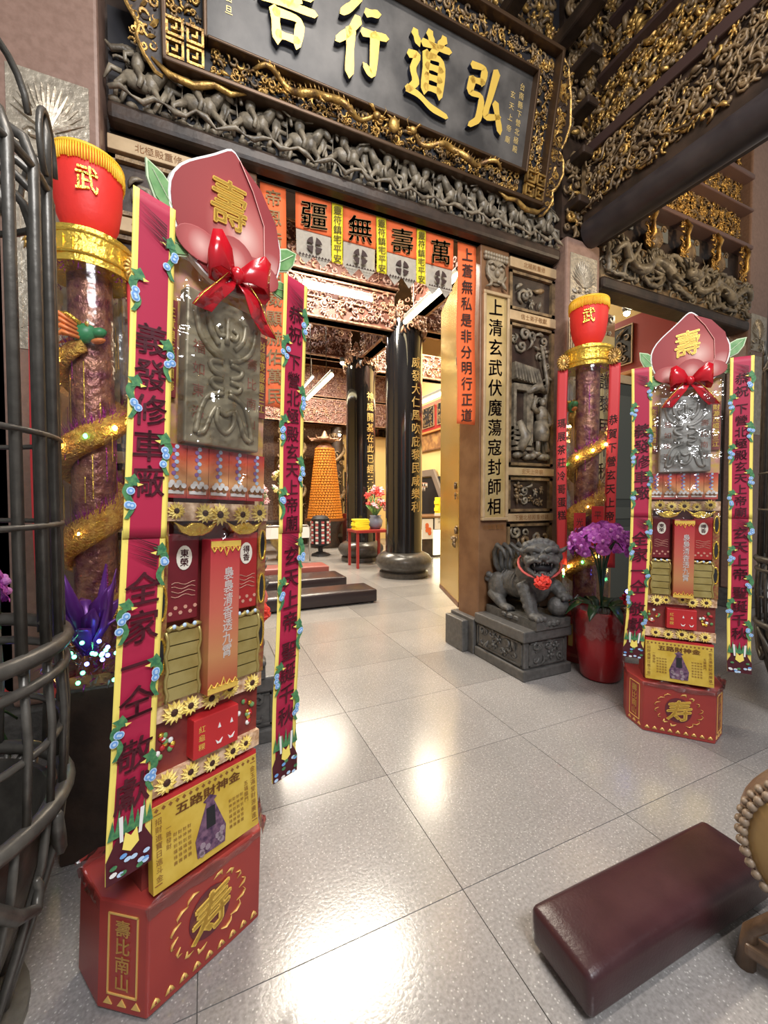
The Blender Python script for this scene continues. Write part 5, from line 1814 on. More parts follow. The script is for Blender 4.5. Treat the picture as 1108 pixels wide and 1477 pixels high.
    for z in (2.66, 2.76):
        cb.tube([(0.266 * math.cos(2 * PI * k / 40), 0.266 * math.sin(2 * PI * k / 40), z) for k in range(40)], 0.007, 5, closed=True)
    cb.build('gold_crown', M['goldfoil'], t, True, angle=40)
    MB().lathe([(0.115, 2.77), (0.12, 2.80), (0.115, 2.84)], n=22).build('neck', M['goldfoil'], t, True, angle=40)
    MB().lathe([(0.09, 2.82), (0.135, 2.845), (0.175, 2.92), (0.197, 3.03), (0.205, 3.20), (0.195, 3.215), (0.12, 3.23), (0.0, 3.235)], n=28).build('lantern_cup', M['lampred'], t, True)
    fr_ = MB()
    for k in range(90):
        a = 2 * PI * k / 90
        l = 0.07 + 0.012 * rr.random()
        fr_.tube([(0.208 * math.cos(a), 0.208 * math.sin(a), 3.215), (0.213 * math.cos(a), 0.213 * math.sin(a), 3.215 - l * 0.5), (0.209 * math.cos(a), 0.209 * math.sin(a), 3.215 - l)], 0.006, 4)
    fr_.tube([(0.207 * math.cos(2 * PI * k / 40), 0.207 * math.sin(2 * PI * k / 40), 3.218) for k in range(40)], 0.010, 5, closed=True)
    stuff(fr_.build('gold_fringe', M['fringe'], t, True))
    text('武', 0.13, M['goldfoil'], t, (0, -0.196, 3.05), ext=0.006, bold=0.01, name='gold_emblem', fn=lambda x, y, z: (x, y + 0.9 * x * x + 0.10 * (3.05 - z), z))
    stm = MB()
    for k in range(70):
        a = rr.uniform(0, 2 * PI)
        z = rr.uniform(0.7, 2.5)
        r = rr.uniform(0.14, 0.22)
        l = rr.uniform(0.08, 0.3)
        c = np.array([r * math.cos(a), r * math.sin(a), z])
        s2 = np.array([-math.sin(a), math.cos(a), 0]) * 0.003
        stm.add([c - s2, c + s2, c + s2 - np.array([0, 0, l]), c - s2 - np.array([0, 0, l])], [(0, 1, 2, 3)], k % 2)
    stuff(stm.build('tinsel_streamers', [M['goldfoil'], M['tinselp']], t))
    # hanging red ribbons with a gilt rosette on top
    for q, s in ((-1, s_left), (1, s_right)):
        rb_ = bpy.data.objects.new('red_ribbon', None)
        C.objects.link(rb_)
        rb_.parent = t
        xc = q * 0.255

        def wv(x, y, z, ph=q + seed):
            return (x + 0.012 * math.sin(2.2 * z + ph), y - 0.13 - 0.012 * math.sin(5 * z + ph), z)
        sheet('ribbon_cloth', xc - 0.055, xc + 0.055, 0.85, 2.62, 4, 40, wv, [mat('ribbon_red', (0.66, 0.045, 0.05), 0.55)], rb_)
        text(s, 0.092, M['ink'], rb_, (xc, 0, 1.72), line=1.3, bold=0.012, slant=0.08, fn=lambda x, y, z: wv(x, y - 0.004, z))
        z0 = MB()
        for k in range(14):
            a = 2 * PI * k / 14
            z0.tube([(0.02 * math.cos(a), 0, 0.02 * math.sin(a)), (0.055 * math.cos(a + 0.15), -0.008, 0.055 * math.sin(a + 0.15)), (0.075 * math.cos(a + 0.5), 0, 0.08 * math.sin(a + 0.5))], [0.012, 0.012, 0.002], 5)
        z0.ell((0, -0.005, 0), (0.03, 0.012, 0.035), seg=10, rings=6)
        z0.build('gilt_rosette', M['gold'], rb_, True, loc=(xc, -0.16, 2.68))
    # red name tags low on the front
    for x, z, s in ((-0.06, 1.16, '光明燈'), (0.12, 1.22, '平安燈')) if seed == 1 else ():
        tg = MB().box(x - 0.06, x + 0.06, -0.275, -0.265, z - 0.17, z + 0.17).build('red_tag', M['bred'], t)
        text(s, 0.075, M['ink'], tg, (x, -0.277, z), line=1.2)
    return t


make_tower('lantern tower with red fringed lantern behind the orchid on the right', (3.20, 2.66, 0), R(-50), 1, '瑪展茶莊冷哥蛋糕', '恭賀下營玄天上帝')
make_tower('lantern tower with red fringed lantern at the left behind the iron cage', (-0.545, 2.66, 0), R(10), 2, '瑪展茶莊冷哥蛋糕', '恭賀下營玄天上帝')


# ================================================================== wrought-iron cages
def make_cage(lab, loc, rz):
    t = thing('iron_cage', lab, 'incense cage', loc, rz, 'wrought iron cages')
    r0 = 0.35
    n = 26
    bar = MB().tube([(0, 0, 1.02), (0, 0, 2.2), (0.0, 0, 2.31), (-0.02, 0, 2.37), (-0.07, 0, 2.40), (-0.16, 0, 2.40)], 0.013, 7).mesh('cage_bar', M['iron'], True)
    low = MB().tube([(0, 0, 1.06), (0.01, 0, 0.85), (0, 0, 0.62)], 0.010, 6).mesh('lower_bar', M['iron'], True)
    for k in range(n):
        a = 2 * PI * k / n
        place(bar, 'cage_bar', t, (r0 * math.cos(a), r0 * math.sin(a), 0), (0, 0, a))
        place(low, 'lower_bar', t, (r0 * math.cos(a), r0 * math.sin(a), 0), (0, 0, a))

    def ring(r, z, th):
        return MB().tube([(r * math.cos(2 * PI * k / 40), r * math.sin(2 * PI * k / 40), z) for k in range(40)], th, 8, closed=True).build('hoop', M['iron'], t, True)
    for r, z, th in ((r0, 2.30, 0.010), (r0 + 0.008, 1.62, 0.008), (r0 + 0.008, 1.38, 0.008), (r0 + 0.01, 1.05, 0.022), (r0 + 0.01, 0.98, 0.014), (r0, 0.80, 0.010), (r0 + 0.005, 0.62, 0.022)):
        ring(r, z, th)
    # scrolls and spikes on top
    sc_ = MB()
    pts = []
    for i in range(16):
        u = i / 15
        pts.append((0.10 * math.cos(4.6 * u) * (1 - 0.5 * u), 0, 0.09 + 0.13 * math.sin(4.6 * u) * (1 - 0.5 * u)))
    sc_.tube(pts, [0.008] * 16, 6)
    sc_.tube([(0, 0, 0.0), (0.0, 0, 0.14), (0, 0, 0.20)], [0.014, 0.014, 0.002], 6)
    scm = sc_.mesh('top_scroll', M['iron'], True)
    for k in range(10):
        a = 2 * PI * k / 10
        place(scm, 'top_scroll', t, (r0 * math.cos(a), r0 * math.sin(a), 2.31), (0, 0, a + PI / 2))
    # basket-shaped foot with vertical straps
    MB().lathe([(0.12, 0.03), (0.17, 0.05), (0.24, 0.24), (0.30, 0.46), (0.325, 0.60), (0.31, 0.60), (0.28, 0.46), (0.15, 0.06)], n=36).build('bowl', M['iron'], t, True, angle=50)
    st_ = MB().tube([(0.20, 0, 0.0), (0.215, 0, 0.06), (0.275, 0, 0.26), (0.335, 0, 0.48), (0.352, 0, 0.62)], 0.012, 6, flat=0.7).mesh('strap', M['iron'], True)
    for k in range(22):
        place(st_, 'strap', t, (0, 0, 0), (0, 0, 2 * PI * k / 22))
    sw = MB()
    for i in range(14):
        u = i / 13
        pts = None
    sw.tube([(0.355, -0.09, 0.60), (0.345, -0.03, 0.50), (0.335, 0.03, 0.42), (0.32, 0.09, 0.38), (0.31, 0.11, 0.42), (0.325, 0.09, 0.46)], [0.014, 0.018, 0.018, 0.016, 0.012, 0.008], 6)
    swm = sw.mesh('foot_scroll', M['iron'], True)
    for k in range(10):
        place(swm, 'foot_scroll', t, (0, 0, 0), (0, 0, 2 * PI * k / 10))
    MB().lathe([(0.26, 0.0), (0.26, 0.025), (0.20, 0.04), (0.10, 0.05)], n=32).build('foot_plate', M['iron'], t, True, angle=40)
    return t


cg = make_cage('tall round wrought-iron cage at the left edge of the photo', (-0.735, 1.40, 0), R(4))
c = copy_tree(cg)
c.location = (3.62, 1.18, 0)
c['label'] = 'round wrought-iron cage at the right edge behind the right peach stand'

# ================================================================== potted orchids
fo = MB()
for k, (a, l, w_) in enumerate(((90, 0.042, 0.020), (18, 0.044, 0.026), (162, 0.044, 0.026), (-54, 0.040, 0.018), (234, 0.040, 0.018))):
    ca, sa = math.cos(R(a)), math.sin(R(a))
    out = []
    for u, h in ((0.05, 0.2), (0.35, 0.85), (0.65, 1.0), (0.9, 0.6), (1.0, 0.0)):
        out.append((u, h))
    V = [(0, 0, 0)]
    for u, h in out:
        V.append((u * l * ca - h * w_ * sa, -0.008 * math.sin(u * 3), u * l * sa + h * w_ * ca))
    for u, h in out[::-1][1:]:
        V.append((u * l * ca + h * w_ * sa, -0.008 * math.sin(u * 3), u * l * sa - h * w_ * ca))
    fo.add(V, [tuple(range(len(V)))[::-1]], 0)
fo.ell((0, -0.012, -0.006), (0.010, 0.012, 0.012), 1, seg=7, rings=5)
ORCH = fo.mesh('orchid_flower', [M['orchid'], M['orchidc']])


def make_orchid(lab, loc, rz, seed):
    t = thing('potted_orchid', lab, 'plant', loc, rz, 'potted orchids')
    rr = random.Random(seed)
    pot = MB().lathe([(0.13, 0.0), (0.15, 0.02), (0.185, 0.25), (0.20, 0.42), (0.19, 0.54), (0.185, 0.56), (0.165, 0.55), (0.15, 0.50), (0.0, 0.50)], n=32).build('pot', M['potred'], t, True)
    wr = MB()
    n = 36
    for (z0, z1, r1, r2) in ((0.36, 0.60, 0.203, 0.215),):
        P0 = [((r1 + rr.uniform(-0.002, 0.004)) * math.cos(2 * PI * k / n), (r1 + rr.uniform(-0.002, 0.004)) * math.sin(2 * PI * k / n), z0 + rr.uniform(-0.02, 0.02)) for k in range(n)]
        P1 = [((r2 + rr.uniform(-0.012, 0.02)) * math.cos(2 * PI * k / n), (r2 + rr.uniform(-0.012, 0.02)) * math.sin(2 * PI * k / n), z1 + rr.uniform(-0.02, 0.03)) for k in range(n)]
        wr.add(P0 + P1, [(k, (k + 1) % n, n + (k + 1) % n, n + k) for k in range(n)])
    wr.build('clear_wrap', M['film'], pot, True)
    for k in range(8):
        a = 2 * PI * k / 8 + 0.3
        lf = MB()
        V, F = [], []
        for i, (u, z, h) in enumerate(((0.03, 0.5, 0.012), (0.10, 0.60, 0.035), (0.18, 0.62, 0.042), (0.25, 0.57, 0.03), (0.29, 0.52, 0.004))):
            V += [(u, -h, z), (u, 0, z - 0.008), (u, h, z)]
        for i in range(4):
            for j in range(2):
                F.append((i * 3 + j, i * 3 + j + 1, i * 3 + j + 4, i * 3 + j + 3))
        o = lf.add(V, F).build('leaf', M['leafd'], t, True, rot=(0, 0, a))
        sd = o.modifiers.new('thick', 'SOLIDIFY')
        sd.thickness = 0.005
    k = 0
    for s in range(7):
        a = 2 * PI * s / 7 + rr.uniform(-0.3, 0.3)
        reach = rr.uniform(0.12, 0.24)
        top = rr.uniform(1.10, 1.22)
        pts = []
        for i in range(9):
            u = i / 8
            pts.append((reach * (u ** 2) * math.cos(a) * 1.15, reach * (u ** 2) * math.sin(a) * 1.15, 0.5 + (top - 0.5) * math.sin(u * 1.75) / math.sin(1.57) - 0.10 * u ** 4))
        MB().tube(pts, [0.007] * 6 + [0.006, 0.005, 0.003], 6).build('stem', M['leafd'], t, True)
    for q in range(84):
        a = rr.uniform(0, 2 * PI)
        e_ = math.asin(rr.uniform(-0.55, 1.0))
        dv = np.array([math.cos(e_) * math.cos(a), math.cos(e_) * math.sin(a), math.sin(e_)])
        p = np.array([0, 0, 1.10]) + dv * np.array([0.25, 0.25, 0.13])
        o = place(ORCH, 'orchid_flower', t, p, (R(rr.uniform(-35, 25)) - e_ * 0.6, R(rr.uniform(-30, 30)), a + PI / 2))
        o.scale = [rr.uniform(1.0, 1.4)] * 3
    bw = MB()
    for q in range(26):
        a, e_ = rr.uniform(0, 2 * PI), rr.uniform(-0.5, 1.4)
        bw.ell((0.20 + 0.06 * math.cos(a) * math.cos(e_), -0.06 + 0.06 * math.sin(a) * math.cos(e_), 0.66 + 0.05 * math.sin(e_)), (0.036, 0.012, 0.026), rot=rotz(rr.uniform(0, 3)) @ rotx(rr.uniform(0, 3)), seg=7, rings=5)
    bw.build('red_bow', M['satin'], t)
    MB().ell((0.15, -0.14, 0.74), 0.016, seg=10, rings=8).build('blue_lamp', M['ledb'], t, True)
    return t


make_orchid('purple orchid in a tall red pot between stone lion and right peach stand', (2.945, 2.285, 0), R(-40), 4)
make_orchid('purple orchid mostly hidden behind the iron cage at the left', (-0.98, 2.02, 0), 0.3, 5)
# string of coloured lamps at the foot of the left tower
ls = thing('fairy_lights', 'tangle of green and blue fairy lights left of the left peach stand', 'lights', (-0.44, 1.98, 0.80))
rr = random.Random(6)
MB().box(-0.10, 0.10, -0.05, 0.10, -0.80, -0.10).build('box_stand', M['dwood'], ls, bevel=0.01)
gl = MB()
for k in range(240):
    c = np.array([rr.uniform(-0.14, 0.14), rr.uniform(-0.09, 0.09), rr.uniform(-0.1, 0.12)])
    v = np.array([rr.uniform(-1, 1), rr.uniform(-1, 1), rr.uniform(-1, 1)])
    v = v / np.linalg.norm(v) * 0.035
    s2 = np.cross(v, (0.3, 0.5, 0.8)) * 0.22
    gl.add([c - s2, c + s2, c + v], [(0, 1, 2)], k % 2)
stuff(gl.build('tinsel_heap', [M['tinselp'], mat('silver_tinsel', (0.6, 0.62, 0.68), 0.25, 0.85)], ls))
for k in range(22):
    MB().ell((0, 0, 0), 0.008, seg=8, rings=6).build('small_lamp', M['ledg'] if k % 5 < 3 else M['ledb'], ls, True, loc=(rr.uniform(-0.13, 0.13), -0.09 + rr.uniform(-0.02, 0.02), rr.uniform(-0.08, 0.1)))
lb = MB()
for k in range(16):
    a = 2 * PI * k / 16
    lb.tube([(0, 0, 0.02), (0.07 * math.cos(a), 0.07 * math.sin(a), 0.14 + 0.04 * (k % 3)), (0.12 * math.cos(a), 0.12 * math.sin(a), 0.16 + 0.07 * (k % 4))], [0.02, 0.034, 0.003], 5, flat=0.3)
lb.build('purple_foil_flower', mat('purple_foil', (0.13, 0.03, 0.24), 0.3, 0.3), ls, True)


# ================================================================== kneeling cushions
def cushion(lab, x0, x1, y0, y1, h, m, rz=0.0, rd=0.03):
    cx_, cy_ = (x0 + x1) / 2, (y0 + y1) / 2
    t = thing('kneeling_cushion', lab, 'cushion', (cx_, cy_, 0), rz, 'kneeling cushions')
    b = MB()
    w_, d_ = (x1 - x0) / 2, (y1 - y0) / 2
    nx, ny = 14, 8
    V, F = [], []
    for j in range(ny + 1):
        for i in range(nx + 1):
            u, v = i / nx * 2 - 1, j / ny * 2 - 1
            V.append((u * w_, v * d_, h - 0.012 + 0.016 * (1 - u ** 4) * (1 - v ** 4)))
    for j in range(ny):
        for i in range(nx):
            a_ = j * (nx + 1) + i
            F.append((a_, a_ + 1, a_ + nx + 2, a_ + nx + 1))
    top = len(V)
    edge = [i for i in range(nx + 1)] + [j * (nx + 1) + nx for j in range(1, ny + 1)] + [ny * (nx + 1) + i for i in range(nx - 1, -1, -1)] + [j * (nx + 1) for j in range(ny - 1, 0, -1)]
    for e_ in edge:
        V.append((V[e_][0], V[e_][1], 0.02))
    k = len(edge)
    for i in range(k):
        F.append((edge[(i + 1) % k], edge[i], top + i, top + (i + 1) % k))
    F.append(tuple(top + i for i in range(k))[::-1])
    b.add(V, F)
    o = b.build('pad', m, t, True, bevel=0.018)
    o.data.set_sharp_from_angle(angle=R(180))
    sm_ = MB()
    z = h - 0.028
    sm_.tube([(-w_ * 1.002, -d_ * 1.002, z), (w_ * 1.002, -d_ * 1.002, z), (w_ * 1.002, d_ * 1.002, z), (-w_ * 1.002, d_ * 1.002, z)], 0.003, 5, closed=True)
    ft = MB()
    for sx_ in (-1, 1):
        for sy_ in (-1, 1):
            ft.lathe([(0.02, 0.0), (0.022, 0.02)], (sx_ * (w_ - 0.06), sy_ * (d_ - 0.04), 0), 8)
    ft.build('glides', M['void'], t)
    return t


cushion('maroon kneeling cushion in the bottom right foreground', 0.945, 1.85, 0.735, 0.965, 0.155, M['cushion'], R(-1))
cushion('long black kneeling cushion nearest to the doorway inside the hall', -0.1, 2.20, 5.21, 5.72, 0.20, M['cushb'])
cushion('dark kneeling cushion in the middle of the three inside the hall', -0.1, 2.12, 6.30, 6.95, 0.19, M['cushb'])
cushion('reddish kneeling cushion farthest back of the three in the hall', -0.1, 2.2, 7.60, 8.15, 0.17, M['cushr'])

# ================================================================== drum at the right edge
dr = thing('drum', 'wooden drum with studded rim cut by the right edge', 'drum', (1.58, 0.47, 0.0), R(17 - 90))
dr.rotation_euler = (0, 0, R(-74))
A = rotx(R(90))
MB().lathe([(0.195, -0.10), (0.215, -0.06), (0.225, 0.0), (0.215, 0.06), (0.195, 0.10)], (0, 0, 0.48), 36, rot=A).build('shell', M['drumwood'], dr, True, angle=60)
MB().lathe([(0.0, 0.118), (0.10, 0.117), (0.17, 0.110), (0.19, 0.10), (0.19, 0.09)], (0, 0, 0.48), 36, rot=A).build('drum_skin', M['drumskin'], dr, True)
sd_ = MB()
for k in range(44):
    a = 2 * PI * k / 44
    sd_.ell((0.20 * math.cos(a), -0.100, 0.48 + 0.20 * math.sin(a)), (0.013, 0.012, 0.013), seg=7, rings=5)
    sd_.ell((0.214 * math.cos(a + 0.07), -0.072, 0.48 + 0.214 * math.sin(a + 0.07)), (0.012, 0.014, 0.012), seg=7, rings=5)
stuff(sd_.build('studs', mat('stud_bone', (0.26, 0.19, 0.13), 0.45), dr, True))
for q in (-1, 1):
    lg = MB()
    lg.tube([(q * 0.20, 0, 0.0), (q * 0.19, 0, 0.12), (q * 0.12, 0, 0.22), (q * 0.16, 0, 0.36)], [0.026, 0.02, 0.022, 0.02], 10)
    lg.build('carved_leg', M['drumwood'], dr, True)
MB().box(-0.20, 0.20, -0.03, 0.03, 0.05, 0.09).build('stretcher', M['drumwood'], dr, bevel=0.01)


# ================================================================== paper banners over the doorway
def banner(lab, x0, x1, z0, z1, s, m, tm, size, group, tail=False, line=1.0, sx=1.0, cat='banner'):
    t = thing('paper_banner', lab, cat, ((x0 + x1) / 2, 3.145, z1), 0, group)
    hw = (x1 - x0) / 2
    H = z1 - z0
    ph = x0 * 7

    def wv(x, y, z):
        return (x, y - 0.010 * math.sin(z * 5 + ph) * min(1, -z * 3), z)
    if tail:
        zs = -H * 0.50
        sheet('orange_sheet', -hw, hw, zs, 0, 6, 12, wv, [m], t)
        poly_cols = 12
        V, F = [], []
        nx, nz = 12, 8
        for j in range(nz + 1):
            for i in range(nx + 1):
                x = -hw * 0.97 + 2 * hw * 0.97 * i / nx
                bot = -H * (0.86 + 0.14 * (1 - abs(((i / nx) * 4) % 2 - 1)) if True else 1)
                z = zs + 0.01 + (bot - zs) * (1 - j / nz)
                V.append(wv(x, 0.006, z))
        for j in range(nz):
            for i in range(nx):
                a_ = j * (nx + 1) + i
                F.append((a_, a_ + 1, a_ + nx + 2, a_ + nx + 1))
        MB().add(V, F).build('gauze_tail', M['greyp'], t, True)
        e = MB()
        for k in range(4):
            a0 = R(45 + 90 * k) - 0.55
            a1 = a0 + 1.1
            n = 6
            arc = [(0.062 * math.cos(a0 + (a1 - a0) * i / n), 0.062 * math.sin(a0 + (a1 - a0) * i / n)) for i in range(n + 1)]
            cc = R(45 + 90 * k)
            poly = [(0.012 * math.cos(cc), 0.012 * math.sin(cc))] + arc
            e.prism([(x, z - H * 0.70) for x, z in poly], -0.018, -0.014)
        A_ = roty(R(45))
        for k in range(10):
            x = -hw * 0.8 + k * hw * 0.178
            e.prism([(x - 0.012, -H * 0.87), (x + 0.012, -H * 0.87), (x, -H * 0.84)], -0.018, -0.014)
        e.build('wheel_cutout', M['ink'], t)
        text(s, size, tm, t, (0, -0.016, zs / 2 - 0.02), bold=0.015, slant=0.12)
    else:
        sheet('paper_sheet', -hw, hw, -H, 0, 4, 30, wv, [m], t)
        text(s, size, tm, t, (0, 0, -H / 2 - 0.01), line=line, bold=0.01, slant=0.1, sx=sx, fn=lambda x, y, z: wv(x, y - 0.008, z))
    return t


banner('long orange couplet banner half hidden by the peach at the left of the doorway', 0.401, 0.587, 2.14, 3.77, '帝恩浩蕩神威顯赫佑萬民', M['orange'], M['inkg'], 0.125, 'orange couplet banners', line=1.16)
banner('long orange couplet banner on the right jamb beside the brass door', 2.115, 2.315, 2.14, 3.77, '上蒼無私是非分明行正道', M['orange'], M['ink'], 0.125, 'orange couplet banners', line=1.16)
xs = [0.659, 1.036, 1.413, 1.79]
for x, s, lab in zip(xs, '疆無壽萬', ('leftmost orange and grey banner over the doorway', 'second orange and grey banner from the left over the doorway', 'third orange and grey banner from the left over the doorway', 'rightmost orange and grey banner over the doorway')):
    banner(lab, x, x + 0.281, 3.24, 3.775, s, M['orange'], M['inkg'], 0.22, 'orange and grey banners over the doorway', True)
for x, lab in ((0.945, 'leftmost narrow yellow talisman strip over the doorway'), (1.322, 'middle narrow yellow talisman strip over the doorway'), (1.70, 'rightmost narrow yellow talisman strip over the doorway')):
    banner(lab, x, x + 0.088, 3.32, 3.775, '靈符鎮宅平安', M['yelp'], M['inkgr'], 0.070, 'yellow talisman strips', line=1.05, cat='talisman')
# ================================================================== inside the hall
def column(lab, x, y, s):
    t = thing('black_column', lab, 'column', (x, y, 0), 0, 'black lacquer columns')
    MB().lathe([(0.46, 0.0), (0.47, 0.04), (0.46, 0.09), (0.42, 0.11), (0.49, 0.17), (0.535, 0.25), (0.53, 0.33), (0.48, 0.40), (0.41, 0.44), (0.37, 0.46)], n=36).build('drum_base', M['colbase'], t, True, angle=50)
    MB().lathe([(0.345, 0.45), (0.345, 4.70)], n=40).build('shaft', M['black'], t, True, angle=40)
    for k in range(1):
        ang = math.atan2(-y, -x) + R(40)
        o = text(s, 0.21, M['goldtext'], t, (0, 0, 2.62), line=1.13, bold=0.008, slant=0.05,
                 fn=lambda xx, yy, zz: (0.352 * math.cos(ang + xx / 0.352), 0.352 * math.sin(ang + xx / 0.352), zz))
    cp = MB()
    for k in range(16):
        a = 2 * PI * k / 16
        c_ = MB()
        carve(c_, -0.12, 0.12, 4.45, 5.0, 0, 0.13, k, (0,), (0, 1, 2), 1.1)
        cp.merge(c_, rotz(a), (0.36 * math.sin(a), -0.36 * math.cos(a), 0))
    stuff(cp.build('bracket_capital', M['redcarve'], t, True))
    return t


column('nearest black lacquer column with gilt couplet inside the hall', 3.46, 6.9, '威發大仁風吹庇黎民咸樂利')
column('second black lacquer column farther back with gilt couplet', 3.40, 9.05, '神威開基在此已經三百載')
column('black lacquer column at the left of the hall behind the left stand', -0.75, 6.9, '玄天上帝護國佑民')


def hall_beam(lab, x0, x1, y, z0, z1, seed, along_y=False, rows=2, dep=0.24):
    t = thing('hall_beam', lab, 'beam', (x0, y, z0), R(90) if along_y else 0, 'carved beams of the hall')
    Lb = x1 - x0
    h = z1 - z0
    MB().box(0, Lb, 0.0, dep, 0, h).build('beam_core', M['beamcore'], t, bevel=0.02)
    for q in ((0.0, 0.035), (h - 0.035, h)) + (((h / 2 - 0.012, h / 2 + 0.012),) if rows > 1 else ()):
        MB().box(0, Lb, -0.035, dep + 0.035, q[0], q[1]).build('moulding', M['redcarve'], t, bevel=0.008)
    c_ = MB()
    carve(c_, 0.02, Lb - 0.02, 0.05, h - 0.05, 0.0, 0.12, seed, (0, 0, 1), (0, 1, 2, 3, 4, 5), 1.2)
    stuff(c_.build('carving', [M['pinkcarve'], M['redcarve']], t, True))
    if along_y:
        c2 = MB()
        carve(c2, -Lb + 0.02, -0.02, 0.05, h - 0.05, 0.0, 0.13, seed + 1, (0, 0, 1), (0, 1, 2, 4, 5), 1.1)
        stuff(c2.build('carving', [M['pinkcarve'], M['redcarve']], t, True, (0, dep, 0), (0, 0, PI)))
    return t


hall_beam('pinkish carved cross beam behind the white tube light', -0.6, 3.2, 6.75, 4.48, 5.15, 101)
hall_beam('carved cross beam above the front tube light', -0.6, 3.3, 6.8, 5.25, 6.0, 103)
hall_beam('carved cross beam joining the second pair of columns', -0.6, 3.15, 9.0, 4.66, 5.35, 105)
hall_beam('carved cross beam low over the back altar', -0.6, 6.1, 12.9, 3.9, 4.7, 107)
hall_beam('upper carved cross beam over the back altar', -0.6, 6.1, 13.1, 4.8, 5.8, 108)
hall_beam('carved beam on the right wall side above second column', 3.75, 6.15, 9.1, 4.5, 5.1, 109)
hall_beam('carved beam between the first column and right wall', 3.8, 6.15, 6.8, 4.62, 5.3, 110)
hall_beam('carved beam running back from the doorway over the first column', 4.0, 6.6, 3.45, 4.65, 5.3, 111, True)
for o in [o for o in bpy.data.objects if o.name.startswith('hall_beam')]:
    if o['label'].startswith('carved beam running back'):
        o.location = (3.60, 3.75, 4.66)
hall_beam('carved beam running between the first and second columns', 7.4, 8.8, 3.5, 4.55, 5.1, 113, True)
for o in [o for o in bpy.data.objects if o.name.startswith('hall_beam')]:
    if o['label'].startswith('carved beam running between'):
        o.location = (3.55, 7.35, 4.66)


def tube_light(lab, p0, p1, m, r=0.035, hang=0):
    p0, p1 = np.array(p0), np.array(p1)
    t = thing('tube_light', lab, 'lamp', tuple(p0), 0, 'fluorescent tube lights of the hall')
    MB().tube([(0, 0, 0), tuple((p1 - p0) / 2), tuple(p1 - p0)], r, 10).build('lit_tube', m, t, True)
    if hang:
        for u in (0.2, 0.8):
            q = (p1 - p0) * u
            MB().tube([(q[0], q[1], r * 2), (q[0], q[1], hang - p0[2])], 0.008, 5).build('hanger', M['iron'], t)
    MB().tube([tuple(np.array((0, 0, r * 2.2))), tuple(p1 - p0 + np.array((0, 0, r * 2.2)))], r * 0.9, 6).build('housing', mat('lamp_housing', (0.25, 0.25, 0.24), 0.5), t)
    return t


tube_light('white tube light on the front cross beam', (1.50, 6.66, 4.92), (2.72, 6.66, 4.92), M['tubeon'], 0.032)
tube_light('warm tube light running back towards the first column', (3.2, 4.75, 4.50), (3.2, 6.35, 4.50), M['tubewarm'], 0.04, 6.9)
tube_light('warm tube light low in the hall left of the second column', (2.45, 8.2, 4.02), (2.45, 10.4, 4.02), M['tubewarm'], 0.04, 6.9)
tube_light('thin tube light beside the low warm one', (2.15, 8.6, 4.05), (2.15, 9.7, 4.05), M['tubeon'], 0.02, 6.9)
tube_light('warm tube light along the right wall above red panels', (6.02, 9.3, 4.36), (6.02, 11.6, 4.36), M['tubewarm'], 0.05)
s = thing('spot_lamp', 'dazzling white spot lamp on the second cross beam', 'lamp', (1.98, 8.86, 5.28))
MB().lathe([(0.09, 0.16), (0.09, 0.05), (0.06, 0.0)], n=14).build('housing', M['iron'], s, True)
MB().ell((0, 0, -0.02), 0.065, seg=12, rings=8).build('bulb', M['spot'], s, True)
for x, y, z, lab in ((3.75, 11.8, 3.4, 'small warm spot lamp right of the candle tower'), (2.9, 8.9, 4.55, 'small warm spot lamp below the second cross beam')):
    s = thing('spot_lamp', lab, 'lamp', (x, y, z))
    MB().lathe([(0.06, 0.10), (0.06, 0.03), (0.04, 0.0)], n=12).build('housing', M['iron'], s, True)
    MB().ell((0, 0, -0.01), 0.045, seg=10, rings=8).build('bulb', M['spotw'], s, True)

# ---- right wall: red lacquer panels, painted band, archway
wp = thing('wall_panelling', 'red lacquer panels with dark carved insets high on the right wall', 'panelling', (6.195, 16.3, 3.46), R(-90))
Lw = 12.6
MB().box(0, Lw, 0.0, 0.05, 0.0, 0.86).build('red_board', M['redpaint'], wp)
inset = MB().box(0, 0.62, -0.02, 0.0, 0.0, 0.56)
carve(inset, 0.04, 0.58, 0.04, 0.52, -0.02, 0.13, 120, (1,), (0, 1, 2, 4), 1.1, depth=0.6)
ins_me = inset.mesh('carved_inset', [M['void'], M['carve2']])
gf = MB()
for a, b_, c_, d_ in ((-0.03, 0.65, -0.03, -0.012), (-0.03, 0.65, 0.572, 0.59), (-0.03, -0.012, -0.03, 0.59), (0.632, 0.65, -0.03, 0.59)):
    gf.box(a, b_, -0.03, 0.0, c_, d_)
gf_me = gf.mesh('gilt_frame', M['tan'])
k = 0
x = 0.15
while x < Lw - 0.9:
    place(ins_me, 'carved_inset', wp, (x, -0.005, 0.16))
    place(gf_me, 'gilt_frame', wp, (x, -0.005, 0.16))
    x += 0.86
MB().box(0, Lw, -0.12, 0.0, -0.06, 0.0).build('ledge', mat('orange_ledge', (0.55, 0.24, 0.07), 0.5), wp, bevel=0.01)
pb = thing('painted_band', 'ochre painted mural band below the red wall panels', 'mural', (6.16, 16.3, 2.93), R(-90))
MB().box(0, Lw, 0, 0.03, 0, 0.46).build('mural', mat('mural_ochre', (0.50, 0.27, 0.09), 0.55, col2=(0.22, 0.10, 0.04), nscale=3.5, ramp=(0.4, 0.6), detail=8), pb)
MB().box(0, Lw, -0.03, 0.03, -0.04, 0.0).build('mural_ledge', M['bwood'], pb)
ar = thing('archway', 'grey stone archway in the cream right wall', 'doorway', (6.14, 11.75, 0), R(-90))
MB().box(-0.1, 1.9, -0.02, 0.04, 0.0, 2.1).build('opening_shade', M['void'], ar)  # flat near-black slab on the wall, painting in the archway's shade
o = MB()
